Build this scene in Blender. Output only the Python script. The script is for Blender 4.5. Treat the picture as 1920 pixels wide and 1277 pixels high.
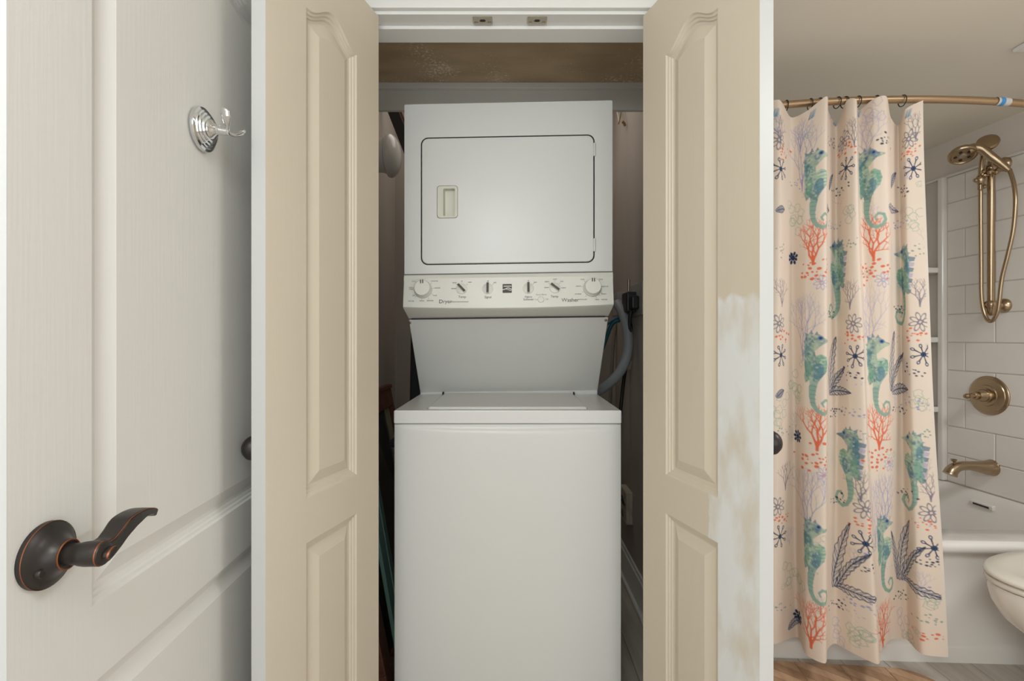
import bpy, bmesh, math, random
import numpy as np
from mathutils import Matrix, Vector

for o in list(bpy.data.objects):
    bpy.data.objects.remove(o)
SC = bpy.context.scene
COL = SC.collection
R = math.radians

# ------------------------------------------------------------------ camera, world, light, exposure
CAMZ, F, CX, CY = 1.18, 940.0, 960.0, 630.0
cam = bpy.data.objects.new('camera', bpy.data.cameras.new('camera'))
COL.objects.link(cam)
cam.location = (0, 0, CAMZ)
cam.rotation_euler = (R(90), 0, 0)
cam.data.sensor_width = 36.0
cam.data.lens = 36.0 * F / 1920.0
cam.data.shift_y = -(638.5 - CY) / 1920.0
cam.data.clip_start = 0.02
SC.camera = cam

world = bpy.data.worlds.new('world')
SC.world = world
world.use_nodes = True
world.node_tree.nodes['Background'].inputs[0].default_value = (0.9, 0.95, 1.0, 1)
world.node_tree.nodes['Background'].inputs[1].default_value = 0.15


def area(name, loc, rot, sx, sy, power, col):
    l = bpy.data.lights.new(name, 'AREA')
    l.shape = 'RECTANGLE'
    l.size, l.size_y, l.energy, l.color = sx, sy, power, col
    o = bpy.data.objects.new(name, l)
    COL.objects.link(o)
    o.location = loc
    o.rotation_euler = rot
    return o


def globe(name, loc, rad, power, col):
    l = bpy.data.lights.new(name, 'POINT')
    l.shadow_soft_size, l.energy, l.color = rad, power, col
    o = bpy.data.objects.new(name, l)
    COL.objects.link(o)
    o.location = loc
    return o


# added rear fill, hanging ceiling globe, added fill before the tub, added closet fill
area('rear_fill_light', (0.55, -1.28, 1.15), (R(90), 0, 0), 2.2, 1.7, 17, (0.86, 0.94, 1.0))  # added panel for even frontal light, no window is built
globe('ceiling_globe_light', (-0.2, -0.35, 1.88), 0.24, 23, (0.84, 0.93, 1.0))
area('bath_fill_light', (1.70, 0.72, 2.15), (0, 0, 0), 0.45, 0.45, 15.5, (0.90, 0.94, 1.0))  # added to brighten the tub apron, curtain and floor
area('closet_fill_light', (-0.03, 2.40, 2.48), (0, 0, 0), 0.9, 0.4, 2.3, (1.0, 0.97, 0.92))  # added to lift the closet walls, hidden behind the fascia

SC.view_settings.view_transform = 'Standard'
SC.view_settings.look = 'None'
SC.view_settings.gamma = 1.0
SC.view_settings.use_curve_mapping = False
SC.view_settings.exposure = 0.0


# ------------------------------------------------------------------ helpers
def lin(c):
    return tuple(((v / 255.0) / 12.92 if v / 255.0 <= 0.04045 else ((v / 255.0 + 0.055) / 1.055) ** 2.4) for v in c)


def mat(name, rgb, rough=0.5, metal=0.0, spec=0.5, vary=0.0, scale=(6, 6, 6), bump=0.0, bscale=None, coat=0.0,
        rgb2=None, trans=0.0):
    m = bpy.data.materials.new(name)
    m.use_nodes = True
    nt = m.node_tree
    p = nt.nodes['Principled BSDF']
    c = lin(rgb)
    p.inputs['Base Color'].default_value = (*c, 1)
    p.inputs['Roughness'].default_value = rough
    p.inputs['Metallic'].default_value = metal
    p.inputs['Specular IOR Level'].default_value = spec
    if coat:
        p.inputs['Coat Weight'].default_value = coat
        p.inputs['Coat Roughness'].default_value = 0.15
    tc = nt.nodes.new('ShaderNodeTexCoord')
    if vary or rgb2:
        mp = nt.nodes.new('ShaderNodeMapping')
        mp.inputs['Scale'].default_value = scale
        nz = nt.nodes.new('ShaderNodeTexNoise')
        nz.inputs['Scale'].default_value = 1.0
        nz.inputs['Detail'].default_value = 5
        rp = nt.nodes.new('ShaderNodeValToRGB')
        rp.color_ramp.elements[0].position = 0.3
        rp.color_ramp.elements[1].position = 0.7
        if rgb2:
            a, b = c, lin(rgb2)
        else:
            a = tuple(v * (1 - vary) for v in c)
            b = tuple(min(1, v * (1 + vary)) for v in c)
        rp.color_ramp.elements[0].color = (*a, 1)
        rp.color_ramp.elements[1].color = (*b, 1)
        nt.links.new(tc.outputs['Object'], mp.inputs[0])
        nt.links.new(mp.outputs[0], nz.inputs['Vector'])
        nt.links.new(nz.outputs['Fac'], rp.inputs[0])
        nt.links.new(rp.outputs[0], p.inputs['Base Color'])
    if bump:
        mp2 = nt.nodes.new('ShaderNodeMapping')
        mp2.inputs['Scale'].default_value = bscale or (60, 60, 60)
        nz2 = nt.nodes.new('ShaderNodeTexNoise')
        nz2.inputs['Scale'].default_value = 1.0
        nz2.inputs['Detail'].default_value = 3
        bp = nt.nodes.new('ShaderNodeBump')
        bp.inputs['Strength'].default_value = bump
        bp.inputs['Distance'].default_value = 0.002
        nt.links.new(tc.outputs['Object'], mp2.inputs[0])
        nt.links.new(mp2.outputs[0], nz2.inputs['Vector'])
        nt.links.new(nz2.outputs['Fac'], bp.inputs['Height'])
        nt.links.new(bp.outputs[0], p.inputs['Normal'])
    return m


class B:
    """collects geometry; obj() links it as ONE mesh object"""
    def __init__(self, M=None):
        self.v, self.f, self.m, self.s = [], [], [], []
        self.M = M
        self.mi = 0

    def add(self, vs, fs, smooth=False):
        n = len(self.v)
        for p in vs:
            p = Vector(p)
            if self.M is not None:
                p = self.M @ p
            self.v.append((p.x, p.y, p.z))
        for f in fs:
            self.f.append([i + n for i in f])
            self.m.append(self.mi)
            self.s.append(smooth)
        return self

    def box(self, x0, x1, y0, y1, z0, z1):
        vs = [(x0, y0, z0), (x1, y0, z0), (x1, y1, z0), (x0, y1, z0), (x0, y0, z1), (x1, y0, z1), (x1, y1, z1), (x0, y1, z1)]
        return self.add(vs, [(0, 3, 2, 1), (4, 5, 6, 7), (0, 1, 5, 4), (1, 2, 6, 5), (2, 3, 7, 6), (3, 0, 4, 7)])

    def quad(self, a, b, c, d):
        return self.add([a, b, c, d], [(0, 1, 2, 3)])

    def rings(self, rs, cap0=True, cap1=True, close=True, smooth=True):
        n = len(rs[0])
        vs = [p for r in rs for p in r]
        fs = []
        for k in range(len(rs) - 1):
            for i in range(n if close else n - 1):
                j = (i + 1) % n
                fs.append((k * n + i, k * n + j, (k + 1) * n + j, (k + 1) * n + i))
        if cap0:
            fs.append(tuple(reversed(range(n))))
        if cap1:
            fs.append(tuple((len(rs) - 1) * n + i for i in range(n)))
        return self.add(vs, fs, smooth)

    def lathe(self, prof, n=32, axis='z', smooth=True, cap0=True, cap1=True):
        """prof: list of (radius, height) about an axis through the origin of self.M"""
        rs = []
        for r, h in prof:
            r = max(r, 1e-5)
            ring = []
            for i in range(n):
                a = 2 * math.pi * i / n
                c, s = r * math.cos(a), r * math.sin(a)
                ring.append({'z': (c, s, h), 'x': (h, c, s), 'y': (s, h, c)}[axis])
            rs.append(ring)
        return self.rings(rs, cap0, cap1, True, smooth)

    def tube(self, pts, rad, n=12, smooth=True, sub=6, caps=True, flat=None):
        pts = [Vector(p) for p in pts]
        rads = rad if isinstance(rad, (list, tuple)) else [rad] * len(pts)
        if sub > 1 and len(pts) > 2:
            pts, rads = catmull(pts, rads, sub)
        rs = []
        up = None
        for i, p in enumerate(pts):
            t = (pts[min(i + 1, len(pts) - 1)] - pts[max(i - 1, 0)]).normalized()
            if up is None:
                ref = Vector((0, 0, 1)) if abs(t.z) < 0.9 else Vector((1, 0, 0))
                up = (ref - t * ref.dot(t)).normalized()
            else:
                up = (up - t * up.dot(t))
                up = up.normalized() if up.length > 1e-6 else t.orthogonal().normalized()
            sd = t.cross(up)
            k = flat or 1.0
            rs.append([p + (up * math.sin(2 * math.pi * j / n) + sd * math.cos(2 * math.pi * j / n) * k) * rads[i] for j in range(n)])
        return self.rings(rs, caps, caps, True, smooth)

    def obj(self, name, mats, parent=None, local=False, bevel=0.0, seg=2, sharp=38, recalc=True, kind=None):
        off = Vector((0, 0, 0))
        if parent is not None and not local:
            q = parent
            while q is not None:
                off = off + Vector(q.location)
                q = q.parent
        me = bpy.data.meshes.new(name)
        me.from_pydata([(x - off.x, y - off.y, z - off.z) for x, y, z in self.v], [], self.f)
        mats = mats if isinstance(mats, (list, tuple)) else [mats]
        for m in mats:
            me.materials.append(m)
        me.polygons.foreach_set('material_index', self.m)
        me.polygons.foreach_set('use_smooth', self.s)
        me.update()
        if recalc:
            bm = bmesh.new()
            bm.from_mesh(me)
            bmesh.ops.recalc_face_normals(bm, faces=bm.faces[:])
            bm.to_mesh(me)
            bm.free()
        if any(self.s):
            me.set_sharp_from_angle(angle=R(sharp))
        o = bpy.data.objects.new(name, me)
        COL.objects.link(o)
        o.parent = parent
        if bevel:
            b = o.modifiers.new('bevel', 'BEVEL')
            b.width, b.segments, b.limit_method, b.angle_limit = bevel, seg, 'ANGLE', R(40)
            b.use_clamp_overlap = True
        if kind:
            o['kind'] = kind
        return o


def catmull(pts, vals, sub):
    out, ov = [], []
    n = len(pts)
    for i in range(n - 1):
        p0, p1, p2, p3 = pts[max(i - 1, 0)], pts[i], pts[i + 1], pts[min(i + 2, n - 1)]
        for k in range(sub):
            t = k / sub
            out.append(0.5 * ((2 * p1) + (p2 - p0) * t + (2 * p0 - 5 * p1 + 4 * p2 - p3) * t * t + (3 * p1 - p0 - 3 * p2 + p3) * t ** 3))
            ov.append(vals[i] * (1 - t) + vals[i + 1] * t)
    out.append(pts[-1])
    ov.append(vals[-1])
    return out, ov


def tag(o, label=None, cat=None, group=None, kind=None):
    if label:
        o['label'] = label
    if cat:
        o['category'] = cat
    if group:
        o['group'] = group
    if kind:
        o['kind'] = kind
    return o


def empty(name, loc=(0, 0, 0), rz=0.0):
    o = bpy.data.objects.new(name, None)
    COL.objects.link(o)
    o.location = loc
    o.rotation_euler = (0, 0, rz)
    o.empty_display_size = 0.1
    return o


def struct(o, label, cat=None):
    return tag(o, label, cat, kind='structure')


def rrect(cx, cz, w, h, r, n=6):
    """rounded rectangle outline in a plane, counter-clockwise"""
    pts = []
    for (sx, sz, a0) in ((1, 1, 0), (-1, 1, 90), (-1, -1, 180), (1, -1, 270)):
        for k in range(n + 1):
            a = R(a0 + 90 * k / n)
            pts.append((cx + sx * (w / 2 - r) + r * math.cos(a), cz + sz * (h / 2 - r) + r * math.sin(a)))
    return pts


def holed(outer, inner, tf):
    """triangles between an outer loop and a hole (lists of 2-d points); tf maps 2-d to 3-d"""
    bm = bmesh.new()
    es = []
    for loop in ([outer, inner] if inner else [outer]):
        vs = [bm.verts.new((p[0], p[1], 0)) for p in loop]
        for i in range(len(vs)):
            es.append(bm.edges.new((vs[i], vs[(i + 1) % len(vs)])))
    bmesh.ops.triangle_fill(bm, use_beauty=True, use_dissolve=False, edges=es)
    bm.verts.index_update()
    vs = [tf(v.co.x, v.co.y) for v in bm.verts]
    fs = [tuple(v.index for v in f.verts) for f in bm.faces]
    bm.free()
    return vs, fs


def at(px, py, Y):
    return Vector(((px - CX) * Y / F, Y, CAMZ - (py - CY) * Y / F))


def text_mesh(txt, size):
    cu = bpy.data.curves.new('lettering', 'FONT')
    cu.body, cu.size, cu.align_x, cu.align_y = txt, size, 'CENTER', 'CENTER'
    ob = bpy.data.objects.new('lettering', cu)
    COL.objects.link(ob)
    dg = bpy.context.evaluated_depsgraph_get()
    me = bpy.data.meshes.new_from_object(ob.evaluated_get(dg))
    bpy.data.objects.remove(ob)
    vs = [tuple(v.co) for v in me.vertices]
    fs = [tuple(p.vertices) for p in me.polygons]
    bpy.data.meshes.remove(me)
    return vs, fs


# ------------------------------------------------------------------ materials
M_white_door = mat('white door paint', (234, 230, 223), 0.42, vary=0.012, scale=(3, 3, 3), bump=0.14, bscale=(160, 1, 6))
M_edge = mat('white door edge', (214, 213, 209), 0.4)
M_beige = mat('beige door paint', (220, 206, 186), 0.45, vary=0.015, scale=(3, 3, 3), bump=0.14, bscale=(160, 1, 6))
M_trim = mat('white trim paint', (236, 233, 228), 0.4, vary=0.01)
M_wall = mat('warm beige wall paint', (214, 200, 182), 0.6, bump=0.1, bscale=(90, 90, 90))
M_wallw = mat('white wall paint', (230, 227, 222), 0.55, bump=0.08, bscale=(90, 90, 90))
M_wallsh = mat('warm white wall paint', (226, 216, 204), 0.5, bump=0.08, bscale=(90, 90, 90))
M_ceil = mat('beige ceiling paint', (238, 230, 215), 0.7, bump=0.1, bscale=(90, 90, 90))
M_taupe = mat('taupe closet paint', (182, 171, 160), 0.65, vary=0.10, scale=(3, 3, 1.2), bump=0.15, bscale=(60, 60, 60))
M_closet_ceil = mat('bare brown board', (212, 190, 156), 0.75, rgb2=(190, 166, 134), scale=(5, 14, 5), bump=0.3, bscale=(40, 40, 40))
M_cleat = mat('grey painted board', (226, 223, 214), 0.6, vary=0.05)
M_enamel = mat('white appliance enamel', (224, 222, 217), 0.30, vary=0.004)
M_cream = mat('cream plastic', (231, 228, 217), 0.35, vary=0.006)
M_creamd = mat('cream handle plastic', (220, 216, 200), 0.4)
M_gap = mat('dark seam', (60, 60, 60), 0.8)
M_seam = mat('grey seam', (118, 118, 116), 0.8)
M_print = mat('dark grey print', (84, 82, 78), 0.6)
M_printl = mat('light grey print', (168, 165, 156), 0.6)
M_bronze = mat('oil rubbed bronze', (62, 57, 54), 0.38, 0.6, vary=0.15, scale=(20, 20, 20))
M_copper = mat('copper edge', (150, 92, 62), 0.4, 0.8)
M_chrome = mat('chrome', (215, 215, 215), 0.09, 1.0)
M_steel = mat('dull steel', (176, 166, 150), 0.35, 0.9, vary=0.08)
M_nickel = mat('warm brushed nickel', (176, 154, 126), 0.26, 1.0, vary=0.03)
M_rod = mat('brushed bronze rod', (178, 150, 118), 0.38, 0.9, vary=0.05, scale=(4, 90, 90))
M_acryl = mat('white acrylic', (236, 229, 220), 0.16, coat=0.3)
M_tile = mat('white surround tile', (238, 230, 220), 0.2, vary=0.008)
M_grout = mat('white joint', (208, 200, 190), 0.4)
M_porc = mat('white porcelain', (226, 219, 208), 0.1, coat=0.5)
M_seat = mat('toilet seat plastic', (222, 213, 198), 0.25)
M_plank = mat('grey wood plank', (206, 196, 184), 0.45, rgb2=(182, 172, 160), scale=(40, 3, 10), bump=0.2, bscale=(120, 6, 20))
M_grey_hose = mat('grey rubber hose', (150, 154, 157), 0.45)
M_teal = mat('teal cable', (44, 110, 128), 0.45)
M_black = mat('black plastic', (34, 34, 35), 0.45)
M_boxg = mat('grey metal box', (176, 172, 168), 0.5, 0.1)
M_darkwood = mat('dark brown wood frame', (128, 80, 58), 0.4, rgb2=(88, 54, 40), scale=(4, 40, 40))
M_glass_dark = mat('dark picture glass', (62, 66, 58), 0.08, vary=0.45, scale=(7, 7, 7))
M_green = mat('teal green board', (132, 172, 160), 0.5, vary=0.05)
M_opal = mat('opal white glass', (222, 219, 212), 0.2)
M_tag = mat('white paper tag', (200, 196, 186), 0.7)
M_rug = mat('brown wood print', (206, 170, 136), 0.6, rgb2=(176, 138, 106), scale=(30, 6, 10))
M_rug2 = mat('brown wood print dark', (186, 148, 114), 0.6, rgb2=(156, 120, 92), scale=(30, 6, 10))
M_rugb = mat('tan mat base', (196, 160, 126), 0.7)
M_blue = mat('blue sticker', (60, 140, 200), 0.5)
M_brass = mat('dusty brass', (150, 120, 70), 0.4, 0.6)


def patched_beige():
    """beige paint with a rolled-on white primer patch low on the free stile"""
    m = mat('beige door paint with primer patch', (220, 206, 186), 0.45, bump=0.14, bscale=(160, 1, 6))
    nt = m.node_tree
    p = nt.nodes['Principled BSDF']
    N = nt.nodes.new
    L = nt.links.new
    tc = N('ShaderNodeTexCoord')
    sp = N('ShaderNodeSeparateXYZ')
    L(tc.outputs['Object'], sp.inputs[0])

    def math_(op, a, b=None, clamp=False):
        n = N('ShaderNodeMath')
        n.operation = op
        n.use_clamp = clamp
        for i, q in enumerate((a, b)):
            if q is None:
                continue
            if isinstance(q, (int, float)):
                n.inputs[i].default_value = q
            else:
                L(q, n.inputs[i])
        return n.outputs[0]

    def noise(scale, detail=4, mscale=(1, 1, 1)):
        mp = N('ShaderNodeMapping')
        mp.inputs['Scale'].default_value = mscale
        L(tc.outputs['Object'], mp.inputs[0])
        n = N('ShaderNodeTexNoise')
        n.inputs['Scale'].default_value = scale
        n.inputs['Detail'].default_value = detail
        L(mp.outputs[0], n.inputs['Vector'])
        return n.outputs['Fac']
    x, z = sp.outputs['X'], sp.outputs['Z']
    wob = math_('MULTIPLY', math_('SUBTRACT', noise(30, 5), 0.5), 0.018)
    xs = math_('ADD', x, wob)
    zs = math_('ADD', z, math_('MULTIPLY', math_('SUBTRACT', noise(22, 4, (1, 1, .6)), 0.5), 0.07))

    def step(v, e, w=0.004):
        return math_('ADD', math_('DIVIDE', math_('SUBTRACT', v, e), w), 0.5, True)
    stile = math_('MULTIPLY', step(x, 0.2855), math_('SUBTRACT', 1.0, step(zs, 1.255, 0.012)))
    rail = math_('MULTIPLY', step(xs, 0.258), math_('MULTIPLY', step(z, 0.748), math_('SUBTRACT', 1.0, step(z, 0.842))))
    mask = math_('MAXIMUM', stile, rail)
    thick = math_('ADD', 0.42, math_('MULTIPLY', math_('SUBTRACT', noise(11, 5, (1.6, 1, 0.7)), 0.40), 3.4), True)
    fac = math_('MULTIPLY', mask, math_('MINIMUM', thick, 0.96))
    mx = N('ShaderNodeMix')
    mx.data_type = 'RGBA'
    mx.inputs['A'].default_value = (*lin((220, 206, 186)), 1)
    mx.inputs['B'].default_value = (*lin((238, 238, 236)), 1)
    L(fac, mx.inputs['Factor'])
    L(mx.outputs['Result'], p.inputs['Base Color'])
    return m


M_beige_patch = patched_beige()


def scuffed_board():
    m = M_closet_ceil
    nt = m.node_tree
    p = nt.nodes['Principled BSDF']
    src = p.inputs['Base Color'].links[0].from_socket
    N, L = nt.nodes.new, nt.links.new
    tc = N('ShaderNodeTexCoord')
    n = N('ShaderNodeTexNoise')
    n.inputs['Scale'].default_value = 110
    n.inputs['Detail'].default_value = 5
    L(tc.outputs['Object'], n.inputs['Vector'])
    n2 = N('ShaderNodeTexNoise')
    n2.inputs['Scale'].default_value = 5
    L(tc.outputs['Object'], n2.inputs['Vector'])
    mu = N('ShaderNodeMath')
    mu.operation = 'MULTIPLY'
    L(n.outputs['Fac'], mu.inputs[0])
    L(n2.outputs['Fac'], mu.inputs[1])
    rp = N('ShaderNodeValToRGB')
    rp.color_ramp.elements[0].position = 0.33
    rp.color_ramp.elements[1].position = 0.43
    L(mu.outputs[0], rp.inputs[0])
    mx = N('ShaderNodeMix')
    mx.data_type = 'RGBA'
    mx.inputs['B'].default_value = (*lin((240, 228, 206)), 1)
    L(rp.outputs[0], mx.inputs['Factor'])
    L(src, mx.inputs['A'])
    L(mx.outputs['Result'], p.inputs['Base Color'])


scuffed_board()

# ------------------------------------------------------------------ the setting
CEIL = 2.175


def wallY(X):            # tub apron line on the floor
    return 1.85 - 0.045 * (X - 0.96)


def shX(Y):              # shower fixture wall, slightly out of square
    return 2.245 - 0.096 * (Y - 2.41)


WA = math.atan(0.096)    # its turn
fl = B().box(-0.80, 2.75, -1.4, 2.85, -0.10, -0.006).obj('floor', M_plank)
struct(fl, 'grey wood-look plank floor', 'floor')
random.seed(4)
xw = 0.152
for i in range(23):
    x0 = -0.78 + i * xw
    y = -1.4 - random.random() * 0.8
    while y < 2.84:
        y1 = y + 0.9
        a, b = max(y, -1.38), min(y1, 2.84)
        if b - a > 0.05:
            bb = B().box(-xw / 2 + 0.0012, xw / 2 - 0.0012, -(b - a) / 2 + 0.0012, (b - a) / 2 - 0.0012, -0.006, 0.0)
            o = bb.obj('floor_plank', M_plank, None, bevel=0.0)
            o.parent = fl
            o.location = (x0 + xw / 2, (a + b) / 2, 0)
        y = y1

# the ceiling slab is only over the bathroom, the closet has its own
bb = B()
bb.box(-0.86, 2.75, -1.4, 1.43, CEIL, CEIL + 0.08)
bb.box(0.64, 2.75, 1.43, 2.85, CEIL, CEIL + 0.08)
struct(bb.obj('ceiling', M_ceil), 'plain beige bathroom ceiling', 'ceiling')

# walls of the room behind and beside the camera
struct(B().box(-0.90, -0.78, -1.4, 1.32, 0, CEIL).obj('wall_left', M_wallw), 'white painted wall behind the lever door', 'wall')
struct(B().box(-0.90, 2.75, -1.42, -1.30, 0, CEIL).obj('wall_rear', M_wallw), 'painted wall behind the viewer', 'wall')
# shower fixture wall (a straight wall slightly out of square), tub back wall, tub left wall
bb = B()
y0, y1 = -1.3, 2.72
bb.add([(shX(y0), y0, 0), (shX(y1), y1, 0), (shX(y1) + .12, y1, 0), (shX(y0) + .12, y0, 0),
        (shX(y0), y0, CEIL), (shX(y1), y1, CEIL), (shX(y1) + .12, y1, CEIL), (shX(y0) + .12, y0, CEIL)],
       [(0, 3, 2, 1), (4, 5, 6, 7), (0, 1, 5, 4), (1, 2, 6, 5), (2, 3, 7, 6), (3, 0, 4, 7)])
w_sh = struct(bb.obj('wall_right', M_wallsh), 'white shower wall carrying the fittings', 'wall')
w_tb = struct(B().box(0.66, 2.30, 2.70, 2.80, 0, CEIL).obj('wall_tub', M_acryl), 'white surround wall along the bathtub', 'wall')
struct(B().box(0.64, 0.72, 1.43, 2.70, 0, CEIL).obj('wall_partition', M_wallw), 'partition wall between closet and bathtub', 'wall')

# tiles of the surround
TZ0, TH, TL = 0.44, 0.1415, 0.283
for r in range(11):
    z0 = TZ0 + r * TH
    z1 = min(z0 + TH, 1.988)
    if z1 - z0 < 0.05:
        continue
    ys = []
    y = (2.473 if r % 2 == 0 else 2.332) + TL
    joints = [1.80]
    k = y
    js = []
    while k > 1.83:
        if k < 2.52:
            js.append(k)
        k -= TL
    joints = [2.565] + js + [1.80]
    for a, b in zip(joints[:-1], joints[1:]):
        if a - b < 0.03:
            continue
        ym = (a + b) / 2
        L_ = (a - b) * math.sqrt(1 + 0.096 ** 2)
        t = B().box(-0.006, 0.004, -L_ / 2 + 0.0022, L_ / 2 - 0.0022, z0 + 0.0022, z1 - 0.0022).obj('tile', M_tile, None, bevel=0.003)
        t.location = (shX(ym), ym, 0)
        t.rotation_euler = (0, 0, WA)
        t.parent = w_sh
# backing of the tiles, its top ledge and the corner shelf column are parts of the shower wall
MW = Matrix.Translation((shX(2.41), 2.41, 0)) @ Matrix.Rotation(WA, 4, 'Z')   # local: x into the wall, y along it (far +), z up
B(MW).box(-0.003, 0.02, -0.62, 0.28, 0.44, 1.990).obj('surround_backing', M_grout, w_sh)
B(MW).box(-0.014, 0.02, -0.62, 0.28, 1.988, 2.000).obj('surround_ledge', M_acryl, w_sh, bevel=0.004)
B(MW).box(-0.030, 0.02, 0.155, 0.187, 0.44, 1.995).obj('corner_pilaster', M_acryl, w_sh, bevel=0.008, seg=3)
for zz in (0.80, 1.16, 1.52):
    bb = B(MW)
    pts = [(0.0, 0.18), (-0.035, 0.18)] + [(-0.035 - 0.165 * math.sin(R(a)), 0.18 + 0.09 * (1 - math.cos(R(a)))) for a in range(10, 91, 10)] + [(-0.20, 0.29), (0.0, 0.29)]
    bb.rings([[(x, y, zz - 0.014) for x, y in pts], [(x, y, zz + 0.014) for x, y in pts]], smooth=False)
    bb.obj('corner_shelf', M_acryl, w_sh, bevel=0.006, seg=3)

# closet shell
CL, CR, CB = -0.63, 0.556, 2.70
struct(B().box(CL - .1, CR + .08, CB, CB + .1, 0, 2.5).obj('wall_back', M_taupe), 'taupe back wall of the laundry closet', 'wall')
struct(B().box(CL - .1, CL, 1.43, CB, 0, 2.5).obj('wall_closet_left', M_taupe), 'taupe left side wall of the laundry closet', 'wall')
struct(B().box(CR, 0.64, 1.43, CB, 0, 2.5).obj('wall_closet_right', M_taupe), 'taupe right side wall of the laundry closet', 'wall')
struct(B().box(CL - .1, CR + .08, 1.99, CB + .1, 2.5, 2.56).obj('ceiling_closet', M_taupe), 'taupe closet ceiling behind the soffit', 'ceiling')
sof = struct(B().box(CL, CR, 1.43, 1.985, 2.165, 2.5).obj('ceiling_soffit', M_closet_ceil), 'bare scuffed brown board soffit inside the closet', 'ceiling')
B().box(CL, CR, 1.965, 1.985, 2.066, 2.165).obj('fascia_board', M_cleat, sof, bevel=0.002)
B().box(CL, CR, 1.945, 1.966, 2.142, 2.165).obj('fascia_strip', M_trim, sof, bevel=0.002)
bs = struct(B().box(CR - 0.014, CR, 1.45, CB, 0, 0.135).obj('baseboard_right', M_trim, bevel=0.004), 'white baseboard along the right closet wall', 'baseboard')
B().box(CR - 0.009, CR, 1.45, CB, 0.135, 0.155).obj('baseboard_cap', M_trim, bs, bevel=0.004)
B().box(CR - 0.028, CR - 0.012, 1.45, CB, 0, 0.02).obj('shoe_moulding', M_trim, bs, bevel=0.006)
bs2 = struct(B().box(CL, CL + 0.014, 1.45, CB, 0, 0.135).obj('baseboard_left', M_trim, bevel=0.004), 'white baseboard along the left closet wall', 'baseboard')

# closet front wall with its opening
OL, OR_, OT = -0.385, 0.381, 2.027
bb = B()
bb.box(-0.90, OL - 0.02, 1.322, 1.43, 0, CEIL)
bb.box(OR_ + 0.02, 0.66, 1.322, 1.43, 0, CEIL)
bb.box(OL - 0.02, OR_ + 0.02, 1.322, 1.43, OT + 0.02, CEIL)
struct(bb.obj('wall_front', M_wallw), 'white wall around the closet opening', 'wall')
jm = struct(B().box(OL - 0.02, OR_ + 0.02, 1.320, 1.432, OT, OT + 0.02).obj('trim_1', M_trim, bevel=0.001), 'white head jamb over the closet opening', 'door jamb')
B().box(OL - 0.02, OL, 1.320, 1.432, 0, OT).obj('side_jamb', M_trim, jm)
B().box(OR_, OR_ + 0.02, 1.320, 1.432, 0, OT).obj('side_jamb', M_trim, jm)
B().box(OL, OR_, 1.366, 1.432, OT - 0.010, OT).obj('head_stop', M_trim, jm, bevel=0.0025)
B().box(OL, OL + 0.010, 1.366, 1.40, 0, OT - 0.010).obj('side_stop', M_trim, jm, bevel=0.002)
B().box(OR_ - 0.010, OR_, 1.366, 1.40, 0, OT - 0.010).obj('side_stop', M_trim, jm, bevel=0.002)
for px in (905, 1007):
    X = (px - CX) * 1.345 / F
    bb = B()
    out = rrect(X, 1.345, 0.052, 0.032, 0.004, 4)
    hole = rrect(X, 1.343, 0.016, 0.010, 0.004, 4)
    for z in (OT - 0.0022, OT):
        vs, fs = holed(out, hole, lambda a, b, z=z: (a, b, z))
        bb.add(vs, fs)
    bb.rings([[(a, b, OT - 0.0022) for a, b in out], [(a, b, OT) for a, b in out]], False, False, smooth=False)
    sp = bb.obj('strike_plate', M_steel, jm)
    for sx in (-0.018, 0.018):
        B(Matrix.Translation((X + sx, 1.352, OT - 0.0022))).lathe([(0.0045, 0), (0.0045, -0.0012), (0.003, -0.0018)], 12).obj('screw', M_steel, sp)
    B().box(X - 0.006, X + 0.006, 1.339, 1.347, OT - 0.0012, OT - 0.0006).obj('strike_slot', M_gap, sp)
cs = struct(B().box(OL - 0.068, OR_ + 0.068, 1.305, 1.322, OT + 0.008, OT + 0.075).obj('trim_2', M_trim, bevel=0.003), 'white casing above the closet opening', 'door casing')
B().box(OL - 0.068, OR_ + 0.068, 1.300, 1.306, OT + 0.045, OT + 0.075).obj('casing_back_band', M_trim, cs, bevel=0.002)
B().box(OL - 0.068, OL - 0.010, 1.307, 1.322, 0, OT + 0.008).obj('casing_leg', M_trim, cs, bevel=0.003)
B().box(OR_ + 0.010, OR_ + 0.068, 1.307, 1.322, 0, OT + 0.008).obj('casing_leg', M_trim, cs, bevel=0.003)


# ------------------------------------------------------------------ panelled doors
PROFILE = [(0.0, 0.0), (0.003, 0.0035), (0.007, 0.0045), (0.009, 0.0075), (0.013, 0.0085), (0.015, 0.0115), (0.021, 0.0125), (0.046, 0.003)]


def outline(s0, s1, z0, z1, o, A, hw, n=25):
    pts = [(s0 + o, z0 + o), (s1 - o, z0 + o)]
    mid = (s0 + s1) / 2
    if A == 0:
        n = 2
    for k in range(n):
        s = s1 - o - (s1 - s0 - 2 * o) * k / (n - 1)
        w = min(1.0, abs(s - mid) / hw)
        pts.append((s, z1 - o + A * (1 - 0.45 * o / 0.046) * 0.5 * (1 + math.cos(math.pi * w))))
    return pts


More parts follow.
